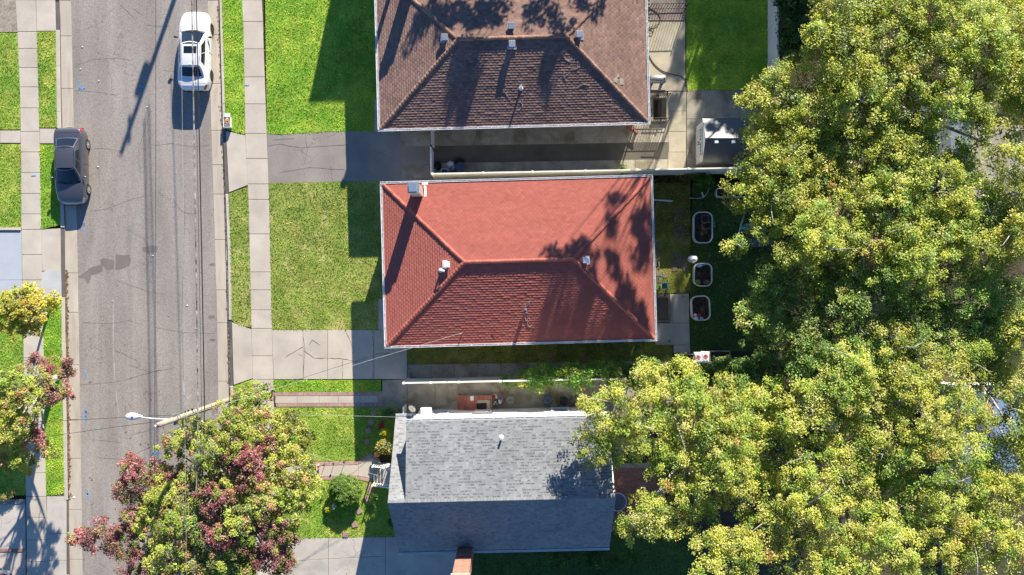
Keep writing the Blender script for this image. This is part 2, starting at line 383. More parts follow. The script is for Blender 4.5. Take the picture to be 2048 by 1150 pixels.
part('brick_band', mb, 'paver_brick', bpy.data.objects['driveway'], kind='stuff')
mb = MB()
for i in range(24):
    x = -30+i*3.4
    for r_ in range(3): mb.box(P(x, 1000+r_*3, .01), (.095,.085,.06), col=(.30+random.uniform(-.04,.04),)*3)
part('stone_sett', mb, 'paver_brick', bpy.data.objects['driveway'], kind='stuff')

# brown house: asphalt drive, concrete strips, patio
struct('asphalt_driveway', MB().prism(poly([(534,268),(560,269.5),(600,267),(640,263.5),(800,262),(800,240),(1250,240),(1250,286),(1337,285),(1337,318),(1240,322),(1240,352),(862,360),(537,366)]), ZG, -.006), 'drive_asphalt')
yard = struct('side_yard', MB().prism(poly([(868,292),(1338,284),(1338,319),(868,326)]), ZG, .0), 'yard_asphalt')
def strips(name, cells, mat, z=.004):
    s = struct(name, MB().prism(poly([cells[0][0], cells[0][1], cells[0][2], cells[0][3]]), ZG, z-.03), 'tar')
    for c in cells:
        cx = sum(p[0] for p in c)/4; cy = sum(p[1] for p in c)/4
        q = [(x+(.3 if x < cx else -.3), y+(.3 if y < cy else -.3)) for x, y in c]
        part('slab', MB().prism(poly(q), z-.1, z+random.uniform(-.003,.005), .008), mat, s)
    return s
def row(xs, yl0, yl1, yr0, yr1):
    f = lambda x, a, b: a+(b-a)*(x-xs[0])/(xs[-1]-xs[0])
    return [[(a,f(a,yl0,yr0)),(b,f(b,yl0,yr0)),(b,f(b,yl1,yr1)),(a,f(a,yl1,yr1))] for a, b in zip(xs, xs[1:])]
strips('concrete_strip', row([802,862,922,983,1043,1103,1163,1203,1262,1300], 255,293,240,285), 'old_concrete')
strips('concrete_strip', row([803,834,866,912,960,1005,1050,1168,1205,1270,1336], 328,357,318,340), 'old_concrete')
pat = paving('patio', [(1296,-60),(1371,-60),(1372,342),(1336,342),(1336,182),(1334,182),(1334,194),(1296,194)],
   [[(1290,42),(1371,42),(1371,182),(1290,182)]]+grid([1336,1372.5],[183,222,263,304,341]), 'patio')
paving('patio', [(1290,243),(1336,243),(1336,286),(1270,286)], [[(1300,243),(1336,243),(1336,285),(1300,285)]], 'patio')
paving('patio', [(1290,-70),(1371,-70),(1371,42),(1290,42)], [[(1290,-70),(1371,-70),(1371,42),(1290,42)]], 'patio')
paving('patio', [(1373,181),(1600,178),(1600,345),(1373,345)], [[(1373,181),(1480,180),(1480,236),(1373,238)],[(1480,180),(1590,179),(1590,236),(1480,236)],[(1373,238),(1480,236),(1480,340),(1373,341)]], 'old_concrete')
# herringbone brick corner of the patio
mb = MB(); a = P(1296, 41); b = P(1370, -20); w_, h_ = .2, .1
ny = int((b.y-a.y)/h_); nx = int((b.x-a.x)/w_)
for j in range(ny):
    for i in range(nx):
        mb.box((a.x+(i+.5+(j%2)*.5)*w_, a.y+(j+.5)*h_, .022), (w_-.012, h_-.012, .03), col=(.26+random.uniform(-.05,.05), .215+random.uniform(-.03,.03), .195))
part('brick_field', mb, 'paver_brick', pat, kind='stuff')

# red house: concrete drive, side path, back paths
paving('concrete_driveway', [(543,660),(815,660),(815,758),(547,759)],
   [[(543.5,660),(606,660),(606,758.5),(547,759)],[(606,660),(655,660),(655,758.5),(606,758.5)],[(655,660),(748,660),(748,758.5),(655,758.5)],[(748,660),(814,660),(814,758),(748,758.5)]], 'concrete', z=.006)
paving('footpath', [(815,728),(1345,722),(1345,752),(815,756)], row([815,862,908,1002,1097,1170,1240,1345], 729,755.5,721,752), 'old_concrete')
paving('footpath', [(1310,588),(1378,586),(1381,706),(1345,708),(1345,692),(1310,692)], [[(1340,588),(1378,587),(1379,646),(1340,646)],[(1310,646),(1379,646),(1380,690),(1310,690)],[(1347,690),(1380,690),(1381,706),(1347,706)]], 'grey_concrete')
struct('foundation_strip', MB().prism(poly([(757,598),(800,598),(800,660),(757,660)]), ZG, .02), 'grey_concrete')
struct('foundation_strip', MB().prism(poly([(749,200),(780,200),(780,262),(749,262)]), ZG, .02), 'grey_concrete')
# grey house: brick-edged walks, yard, drive
w1 = paving('footpath', [(548,784.5),(766,783),(766,815),(552,815)], row([550,594,638,676,720,756], 792,806.5,790.5,806), 'concrete', z=.01, base='mortar')
mb = MB()
def brick_run(mb, x0, y0, x1, y1, ln=.2, wd=.062, gap=.008, z=.02):
    a, b = P(x0, y0), P(x1, y1); d = (b-a); n = int(d.length/(wd+gap)); d.normalize(); rz = math.atan2(d.y, d.x)
    for i in range(n):
        c = a+d*((i+.5)*(wd+gap)); t = random.uniform(-.06,.05)
        mb.box((c.x, c.y, z-.03+random.uniform(0,.006)), (wd, ln, .06), rz, col=(.46+t, .30+t*.7, .25+t*.6))
brick_run(mb, 549,788, 765,786.8); brick_run(mb, 553,810, 765,809.5)
brick_run(mb, 761,784, 761,814, ln=.24)
part('brick_edging', mb, 'paver_brick', w1, kind='stuff')
w2 = paving('footpath', [(560,924),(715,922),(742,906),(760,920),(760,965),(740,961),(715,958),(560,962)],
   [[(560,933),(632,931),(632,952.5),(560,954)],[(632,931),(717,929),(717,951.5),(632,952.5)],[(717,929),(741,915),(757,922),(757,960),(741,956.5),(717,951.5)]], 'concrete', z=.01, base='mortar', edge=.2)
mb = MB()
brick_run(mb, 562,929, 717,925.5); brick_run(mb, 717,925, 742,910.5); brick_run(mb, 562,957.5, 715,955); brick_run(mb, 717,955.5, 742,961)
brick_run(mb, 736,968, 744,995, ln=.3)
part('brick_edging', mb, 'paver_brick', w2, kind='stuff')
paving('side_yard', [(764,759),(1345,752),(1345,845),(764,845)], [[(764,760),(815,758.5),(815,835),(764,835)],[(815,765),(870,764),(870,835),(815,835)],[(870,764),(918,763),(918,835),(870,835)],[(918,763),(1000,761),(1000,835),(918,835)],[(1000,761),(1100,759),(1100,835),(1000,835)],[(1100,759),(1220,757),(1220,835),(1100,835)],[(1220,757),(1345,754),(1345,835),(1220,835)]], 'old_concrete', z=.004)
paving('concrete_driveway', [(500,1077),(930,1070),(930,1250),(500,1250)], [[(560,1077),(657,1076),(657,1118),(560,1124)],[(657,1076),(771,1074),(771,1112),(657,1118)],[(560,1124),(657,1118),(657,1250),(560,1250)],[(657,1118),(771,1112),(771,1250),(657,1250)],[(771,1074),(927,1070),(927,1250),(771,1250)]], 'grey_concrete')
bp = struct('brick_patio', MB().prism(poly([(1180,930),(1330,925),(1330,1062),(1180,1066)]), ZG, -.005), 'mortar')
mb = MB(); a = P(1190,1060); b = P(1325,935)
for j in range(int((b.y-a.y)/.1)):
    for i in range(int((b.x-a.x)/.2)):
        t = random.uniform(-.05,.05); mb.box((a.x+(i+.5+(j%2)*.5)*.2, a.y+(j+.5)*.1, .005), (.19,.09,.03), col=(.27+t,.13+t*.5,.10+t*.5))
part('brick_field', mb, 'paver_brick', bp, kind='stuff')

# ---------------------------------------------------------------- lawns
LAWNS = []
def lawn(pts, tone, z=0., name='lawn', dens=230, hgt=.055, stripes=None):
    q = poly(pts); LAWNS.append((q, tone, z, dens, hgt, stripes))
    o = struct(name, MB().prism(q, ZG, z), TONE[tone]); return o
def grassmat(n, a, b, dry, damt=.5):
    a, b, dry = [tuple(v*2.7 for v in q) for q in (a, b, dry)]
    return mk(n, a, rough=.9, var=.2, scale=.9, fine=9, fvar=.35, bump=.5, stains=[(b, .55, .42, .62, .85), (dry, 1.1, .56, .74, damt)])
TONE = {'lush': grassmat('lawn_lush', (.065,.125,.012), (.13,.17,.02), (.19,.19,.035), .4),
        'olive': grassmat('lawn_olive', (.085,.105,.02), (.13,.135,.035), (.22,.17,.08), .6),
        'mid': grassmat('lawn_mid', (.075,.12,.016), (.13,.155,.026), (.21,.18,.05), .5),
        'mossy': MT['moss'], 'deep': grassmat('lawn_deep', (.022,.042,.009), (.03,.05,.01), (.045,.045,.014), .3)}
BLADE = {'lush': ((.075,.16,.010), (.17,.24,.022), (.27,.27,.05)), 'olive': ((.075,.135,.015), (.13,.192,.03), (.22,.205,.06)),
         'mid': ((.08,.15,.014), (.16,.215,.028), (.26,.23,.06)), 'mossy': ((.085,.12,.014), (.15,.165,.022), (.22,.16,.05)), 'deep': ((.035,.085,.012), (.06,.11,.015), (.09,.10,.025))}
lawn([(524,-420),(790,-420),(790,262),(660,263),(610,266.5),(565,268.5),(534,267)], 'lush', stripes=('x', 27))
lawn([(443,-420),(484,-420),(484,0),(487,60),(490.5,265),(489.5,268.5),(470,264.5),(452,257.5),(451,250),(444,0)], 'lush')
lawn([(538,366),(690,364),(800,360),(800,598),(757,598),(757,660),(543,659.5)], 'olive', stripes=('x', 26))
lawn([(458,387),(496,373),(503,655),(480,652),(468,646),(463,638)], 'olive')
lawn([(467,772),(505.5,758),(512,1200),(471,1200)], 'mid')
lawn([(546,760),(762,760),(762,783.5),(548,784)], 'lush', stripes=('y', 9))
lawn([(548,815),(766,815),(766,800),(800,800),(800,912),(742,906),(714,921),(560,924),(553,924)], 'mid', stripes=('y', 14))
lawn([(553,962),(715,958),(741,964),(800,966),(800,1073),(575,1077),(555,1077)], 'mid')
lawn([(815,688),(1345,680),(1345,722),(815,728)], 'mossy', dens=150)
lawn([(868,356),(1600,340),(1600,362),(868,372)], 'mossy', dens=120)
lawn([(1290,350),(1385,348),(1381,585),(1290,588)], 'mossy', dens=150)
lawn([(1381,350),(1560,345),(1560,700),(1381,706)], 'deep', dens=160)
lawn([(1372,-420),(1536,-420),(1536,179),(1373,181)], 'lush', stripes=('x', 20))
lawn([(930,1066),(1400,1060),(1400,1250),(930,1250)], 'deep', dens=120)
lawn([(-120,66),(35,66),(40,180),(41,259),(-120,259)], 'mid')
lawn([(73,63),(111,63),(114,255),(79,255)], 'mid')
lawn([(-120,288),(41.5,288),(43,455),(-120,455)], 'mid')
lawn([(79,289),(115,289),(121,449),(86,458),(82,457)], 'lush')
lawn([(-120,597),(45.5,597),(50,860),(52,990),(-120,1000)], 'mid')
lawn([(84.5,598),(123,598),(125,830),(131,984),(112,990),(92,991),(89,840)], 'lush')

def inside(pts, X, Y):
    n = len(pts); r = np.zeros(len(X), bool); j = n-1
    for i in range(n):
        xi, yi, xj, yj = pts[i].x, pts[i].y, pts[j].x, pts[j].y
        if abs(yj-yi) > 1e-9: r ^= ((yi > Y) != (yj > Y)) & (X < (xj-xi)*(Y-yi)/(yj-yi)+xi)
        j = i
    return r
def vnoise(X, Y, sc, seed):
    """cheap smooth value noise"""
    g = np.random.default_rng(seed).random((64, 64)); u, v = X*sc+500, Y*sc+500
    i, j = np.floor(u).astype(int), np.floor(v).astype(int); fx, fy = u-i, v-j
    fx, fy = fx*fx*(3-2*fx), fy*fy*(3-2*fy)
    q = lambda a, b: g[a % 64, b % 64]
    return (q(i,j)*(1-fx)+q(i+1,j)*fx)*(1-fy)+(q(i,j+1)*(1-fx)+q(i+1,j+1)*fx)*fy
FR = (-32., 32., -18.5, 18.5)
def np_mesh(name, V, F, cols, nper):
    """V (n,3), F (m,nper) ints, cols (m,3)"""
    me = bpy.data.meshes.new(name); m = len(F)
    me.vertices.add(len(V)); me.vertices.foreach_set('co', V.astype(np.float32).ravel())
    me.loops.add(m*nper); me.loops.foreach_set('vertex_index', F.astype(np.int32).ravel())
    me.polygons.add(m); me.polygons.foreach_set('loop_start', np.arange(0, m*nper, nper, dtype=np.int32))
    at = me.attributes.new('col', 'FLOAT_COLOR', 'CORNER')
    c4 = np.ones((m, nper, 4), np.float32); c4[:, :, :3] = cols[:, None, :]
    at.data.foreach_set('color', c4.ravel()); me.update(calc_edges=True); return me
for q, tone, z, dens, hgt, stripes in LAWNS:
    xs = [p.x for p in q]; ys = [p.y for p in q]
    x0, x1, y0, y1 = max(min(xs),FR[0]), min(max(xs),FR[1]), max(min(ys),FR[2]), min(max(ys),FR[3])
    if x1 <= x0 or y1 <= y0: continue
    n = int((x1-x0)*(y1-y0)*dens); X = RNG.uniform(x0,x1,n); Y = RNG.uniform(y0,y1,n); k = inside(q, X, Y); X, Y = X[k], Y[k]; n = len(X)
    if n < 10: continue
    X = X+RNG.normal(0,.025,n); Y = Y+RNG.normal(0,.025,n)
    a = RNG.uniform(0, 2*np.pi, n); w = RNG.uniform(.018,.04,n); h = hgt*RNG.uniform(.5,1.25,n)
    th = 2*np.pi*vnoise(X, Y, 1.3, 3)*2; ln = h*RNG.uniform(.3,1.2,n)
    dx, dy = np.cos(a)*w, np.sin(a)*w; lx = np.cos(th)*ln+RNG.normal(0,.02,n); ly = np.sin(th)*ln+RNG.normal(0,.02,n)
    V = np.empty((n,3,3)); V[:,0] = np.c_[X-dx, Y-dy, np.full(n, z-.005)]; V[:,1] = np.c_[X+dx, Y+dy, np.full(n, z-.005)]; V[:,2] = np.c_[X+lx, Y+ly, z+h]
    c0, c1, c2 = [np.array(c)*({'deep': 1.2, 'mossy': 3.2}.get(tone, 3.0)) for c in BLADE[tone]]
    t = np.clip((vnoise(X,Y,.45,11)*.6+vnoise(X,Y,1.4,12)*.4-.3)/.45, 0, 1)
    if stripes:
        ax = X if stripes[0] == 'x' else Y
        t = np.clip(t+.22*np.sin(ax*2*np.pi*S/stripes[1]), 0, 1)
    d = np.clip((vnoise(X,Y,.9,21)*.5+vnoise(X,Y,3.1,22)*.5-.60)/.14, 0, 1)*.8
    cl = c0*(1-t[:,None])+c1*t[:,None]; cl = cl*(1-d[:,None])+c2*d[:,None]; cl = cl*RNG.uniform(.7,1.3,(n,1))
    me = np_mesh('grass', V.reshape(-1,3), np.arange(n*3).reshape(-1,3), cl, 3)
    g = link('grass', me, 'grass'); g['kind'] = 'stuff'; g['label'] = 'short mown grass growing on the lawn'; g['category'] = 'grass'

# ---------------------------------------------------------------- wear and marks on the paving (real sheets a few millimetres up)
def ribbon(pts, w, z, jit=.6, seg=5):
    mb = MB(); path = []
    for (xa,ya), (xb,yb) in zip(pts, pts[1:]):
        L_ = math.hypot(xb-xa, yb-ya); k = max(2, int(L_/seg))
        for i in range(k): t = i/k; path.append((xa+(xb-xa)*t+random.uniform(-jit,jit), ya+(yb-ya)*t+random.uniform(-jit,jit)))
    path.append(pts[-1]); vs = []
    for i, p in enumerate(path):
        a = P(*path[max(i-1,0)]); b = P(*path[min(i+1,len(path)-1)]); d = (b-a).normalized(); nn = Vector((-d.y,d.x,0)); c = P(*p)
        ww = w*random.uniform(.5,1.3)*(.35 if i in (0,len(path)-1) else 1)
        vs += [(c.x+nn.x*ww, c.y+nn.y*ww, z), (c.x-nn.x*ww, c.y-nn.y*ww, z)]
    return mb.add(vs, [(2*i+1,2*i+3,2*i+2,2*i) for i in range(len(path)-1)])
ZC = ZR+.004
for pts in ([(148,180),(190,183),(235,190)],[(150,300),(200,296),(245,302)],[(178,422),(210,418),(262,398),(300,390)],[(285,30),(262,15)],
            [(235,5),(262,30),(275,48)],[(290,50),(340,52)],[(150,130),(185,118),(235,115),(262,120)],[(165,645),(215,648),(255,641),(285,650)],
            [(230,560),(300,585),(330,588)],[(310,655),(365,665),(430,668)],[(368,384),(366,520),(362,640),(366,770)],[(245,455),(290,480),(300,520)],
            [(255,730),(300,745),(350,735)],[(190,915),(245,920),(300,895)],[(180,880),(240,885)],[(325,140),(355,143)],[(420,290),(380,293),(340,286),(300,292)],
            [(345,400),(365,425),(390,428)],[(225,700),(270,720),(280,735)],[(158,770),(230,765),(320,740)],[(262,870),(300,860),(330,830)],[(300,220),(275,300),(280,360)]):
    part('crack', ribbon(pts, .009, ZC), 'tar', road)
part('crack', ribbon([(225,600),(225,700),(228,765),(236,830),(247,905)], .045, ZC, .3), mk('chalk', (.36,.33,.30), rough=.9, var=.2, fine=30, fvar=.3), road, label='pale scraped line along the asphalt')
for pts in ([(606,672),(610,700),(608,730),(606,757)],[(570,715),(590,702),(607,693)],[(607,700),(628,716),(655,716),(690,718),(720,725),(745,722)],[(690,660),(698,675),(704,690)],[(745,660),(748,700),(745,757)],[(640,690),(625,680),(618,690)],[(685,720),(685,757)],[(750,707),(780,708),(812,700)],[(596,707),(606,713)]):
    part('crack', ribbon(pts, .011, .0185), 'tar', bpy.data.objects['concrete_driveway'])
for pts in ([(535,292),(560,288),(600,296),(650,292),(700,290)],[(560,345),(620,335),(690,340)],[(610,270),(615,300),(608,330)],[(660,330),(665,360)],[(545,280),(590,277)]):
    part('crack', ribbon(pts, .012, -.001), 'tar', bpy.data.objects['asphalt_driveway'])
def sheet(name, pts, z, mat, parent, jit=0.): 
    pts = [(x+random.uniform(-jit,jit), y+random.uniform(-jit,jit)) for x, y in pts]
    q = poly(pts); c = sum(q, Vector())/len(q)
    return part(name, MB().add([(p.x,p.y,z) for p in q], [tuple(range(len(q)))[::-1]]), mat, parent)
def fine(pts, n=4, jit=.8):
    out = []
    for (xa,ya),(xb,yb) in zip(pts, pts[1:]+pts[:1]):
        for i in range(n): t = i/n; out.append((xa+(xb-xa)*t+random.uniform(-jit,jit)*(i > 0), ya+(yb-ya)*t+random.uniform(-jit,jit)*(i > 0)))
    return out
sheet('oil_stain', fine([(154,553),(165,546),(178,536),(196,530),(204,531),(203,543),(188,549),(180,551),(177,566),(172,567),(168,556),(158,556)]), ZC, 'stain', road)
sheet('oil_stain', fine([(198,520),(206,516),(226,520),(226,539),(212,539),(204,532),(199,529)]), ZC, 'stain', road)
sheet('oil_stain', fine([(230,508),(238,510),(256,510),(260,518),(256,532),(240,538),(229,539)], jit=.6), ZC, 'stain', road)
sheet('oil_stain', fine([(282,495),(300,490),(314,493),(313,503),(298,506),(284,503)], jit=1.), ZC, mk('stain_faint', (.20,.18,.165), var=.1, fine=26, fvar=.22), road)
for x, y, r_ in ((423,529,5),(422,634,6),(424,680,5),(300,524,2),(336,633,1.5),(200,634,1.6),(206,632,1.3),(204,641,1.5),(248,690,1.5),(253,692,1.2),(178,765,2)):
    sheet('oil_stain', fine([(x+r_*math.cos(t)*1.3, y+r_*.6*math.sin(t)) for t in [i*math.pi/4 for i in range(8)]], 2, .5), ZC, 'tar' if r_ < 2.2 else 'stain', road)
def mark(pts, parent=None, z=ZC+.003): 
    part('paint_mark', ribbon(pts, .04, z, .25, 2), 'blue_paint', parent or road)
mark([(157,160),(157,180)]); mark([(156,177),(171,177)]); mark([(160,172),(168,177)]); mark([(272,177),(289,175)]); mark([(166,445),(168,465)]); mark([(164,440),(166,452)])
mark([(168,737),(170,758)]); mark([(170,815),(171,848)]); mark([(158,833),(172,834)]); mark([(166,822),(174,826)]); mark([(173,982),(174,1002)]); mark([(170,988),(177,990)])
mark([(302,908),(322,906)]); mark([(303,912),(306,902)]); mark([(345,637),(347,638)])
mark([(488,171),(499,171)], swR, .024); mark([(63,352),(73,351)], swL, .024); mark([(126,834),(137,832)], bpy.data.objects['gutter'], ZR+.03)
for (x, y, r_, lab) in ((304,511,2.2,'white scrap of litter beside the dark oil stain on the street'),(293,213,1.6,'pale litter scrap on the street between the pole shadow and the white sedan'),
    (163,93,1.6,'pale litter scrap near the top left edge of the asphalt'),(159,137,1.4,'pale litter scrap just above the blue corner mark'),(196,161,1.5,'pale litter scrap right of the blue corner mark'),
    (194,333,1.8,'pale litter scrap on the asphalt right of the grey sedan'),(223,602,1.3,'pale litter scrap at the upper end of the chalky street line'),(373,611,1.6,'pale litter scrap beside the long crack on the right half of the street'),
    (234,929,1.6,'pale litter scrap on the street just left of the large maple'),(146,996,3.,'white lump in the left-hand gutter by the lower driveway apron'),(391,657,1.2,'tiny pale litter scrap under the thick street cable')):
    c = P(x, y); rr = r_/S
    solo('litter_scrap', MB().blob((c.x,c.y,ZR+.022), (rr,rr*.8,.02), 7, 4), 'white_paint', lab, 'litter', (c.x,c.y,ZR), 'litter scraps on the street')

# brown leaf litter gathered in the left-hand gutter and below the maples
def litter(lab, pts_fn, n, z, cols, size=(.03,.07)):
    V = np.empty((n,4,3)); cl = np.empty((n,3))
    for i in range(n):
        px, py = pts_fn(); c = P(px,py); a = random.uniform(0,6.28); s_ = random.uniform(*size); ca, sa = math.cos(a)*s_, math.sin(a)*s_; zz = z+random.uniform(0,.02)
        V[i] = [(c.x-ca,c.y-sa,zz),(c.x+sa*.6,c.y-ca*.6,zz+.012),(c.x+ca,c.y+sa,zz+random.uniform(0,.02)),(c.x-sa*.6,c.y+ca*.6,zz+.008)]; cl[i] = np.array(random.choice(cols))*random.uniform(.7,1.3)
    o = link('leaf_litter', np_mesh('leaf_litter', V.reshape(-1,3), np.arange(n*4).reshape(-1,4), cl, 4), 'grass'); o['kind'] = 'stuff'; o['label'] = lab; o['category'] = 'leaves'
BR = [(.40,.24,.12),(.32,.18,.09),(.46,.32,.15),(.22,.13,.07)]
def gl_pts():
    y = random.choice((random.uniform(540,720), random.uniform(640,1000), random.uniform(700,960))); return lerp(gutL,y)+abs(random.gauss(0,2.2))+.6, y
litter('brown fallen leaves gathered along the left-hand gutter', gl_pts, 900, ZR+.02, BR)
litter('dead leaves scattered on the street under the large maple', lambda: (random.gauss(330,60), random.gauss(1000,80)), 160, ZR+.006, BR+[(.30,.06,.05)])
litter('fallen leaves in the right-hand gutter', lambda: ((lambda y: (lerp(gutR,y)-abs(random.gauss(0,2.))-.6, y))(random.uniform(-10,780))), 350, ZR+.02, BR)
litter('dry leaves strewn over the mossy strip behind the red-roofed house', lambda: (random.uniform(1308,1380), random.uniform(352,470)), 700, .04, BR+[(.34,.28,.08)])
litter('yellow leaves dropped on the shaded path between the houses', lambda: (random.uniform(830,1340), random.uniform(690,756)), 260, .03, BR+[(.4,.34,.06)])
litter('dead leaves lying on the shaded back yard', lambda: (random.uniform(1385,1540), random.uniform(360,700)), 500, .04, BR)
# ---------------------------------------------------------------- houses
def courses(mb, A, U, V, z0, L, Rn, tanp, e, w, t, colfn, hip=True, arch=.007, gap=.003, lim=None, band=None, jit=.004):
    """roof pieces laid in courses: A eave corner, U along the eave, V inward (plan), Rn plan run"""
    A, U, V = Vector((*A,0)), Vector((*U,0)), Vector((*V,0))
    def pt(u, d, off): p = A+U*u+V*d; return (p.x, p.y, z0+d*tanp+off)
    n = int(math.ceil(Rn/e))
    for j in range(n):
        d0 = j*e; d1 = min(d0+e*1.12, Rn)
        if d1-d0 < .02: continue
        lo0, hi0 = (d0, L-d0) if hip else (0, L); lo1, hi1 = (d1, L-d1) if hip else (0, L)
        if lim: 
            a0, b0 = lim(d0); a1, b1 = lim(d1); lo0, hi0, lo1, hi1 = max(lo0,a0), min(hi0,b0), max(lo1,a1), min(hi1,b1)
        u = -random.random()*w[1] if isinstance(w, tuple) else -w*(.5 if j % 2 else 1.)
        while u < hi0:
            ww = w if not isinstance(w, tuple) else random.uniform(*w)
            if not isinstance(w, tuple): ww = w
            a, b = u+gap/2, u+ww-gap/2; u += ww
            al, bl = max(a,lo0), min(b,hi0); au, bu = max(a,lo1), min(b,hi1)
            if bl-al < .015: continue
            if bu < au: au = bu = min(max((al+bl)/2, lo1), hi1)
            tt = t*random.uniform(.8,1.2) if not isinstance(t, tuple) else random.choice(t)
            k = random.uniform(-jit,jit)
            ml, mu = (al+bl)/2, (au+bu)/2
            vs = [pt(al,d0,tt+k), pt(ml,d0-.006,tt+k+arch), pt(bl,d0,tt+k), pt(bu,d1,.002), pt(mu,d1,.002+arch*.5), pt(au,d1,.002), pt(al,d0,-.03), pt(bl,d0,-.03)]
            c = colfn(ml, d0)
            if abs(bu-au) < 1e-4: fs = [(0,1,4),(1,2,4),(6,7,2,1,0)]
            else: fs = [(0,1,4,5),(1,2,3,4),(6,7,2,1,0)]
            mb.add(vs, fs, c)
            if band and random.random() < band[0]:
                f0 = .50; z_ = .004
                q = lambda uu, f: pt(uu, d0+(d1-d0)*f, tt*(1-f)+.002*f+z_+arch*.5)
                mb.quad(q(al+.02,f0), q(bl-.02,f0), q(bl-.02,f0+.34), q(al+.02,f0+.34), [x*band[1] for x in c])

def window(parent, c, w, h, face, glassmat='window_glass'):
    """a framed window on a wall; face is the outward direction in local axes"""
    n = Vector(face); t = Vector((-n.y, n.x, 0)); c = Vector(c)
    def bx(mb, du, dz, sw, sh, dep, off):
        p = c+t*du+n*off; d = (abs(t.x)*sw+abs(n.x)*dep, abs(t.y)*sw+abs(n.y)*dep, sh)
        mb.box((p.x, p.y, c.z+dz), d)
    mb = MB()
    for du in (-w/2, w/2): bx(mb, du, 0, .08, h+.08, .06, .03)
    bx(mb, 0, h/2, w-.081, .08, .06, .031); bx(mb, 0, 0, w-.081, .05, .05, .028)
    f = link('window', mb.mesh('window'), 'white_paint', parent)
    g = MB(); bx(g, 0, 0, w-.02, h-.02, .02, .012); link('pane', g.mesh('pane'), glassmat, f)
    s = MB(); bx(s, 0, -h/2-.02, w+.2, .05, .14, .07); link('sill', s.mesh('sill'), 'white_paint', f)
    return f

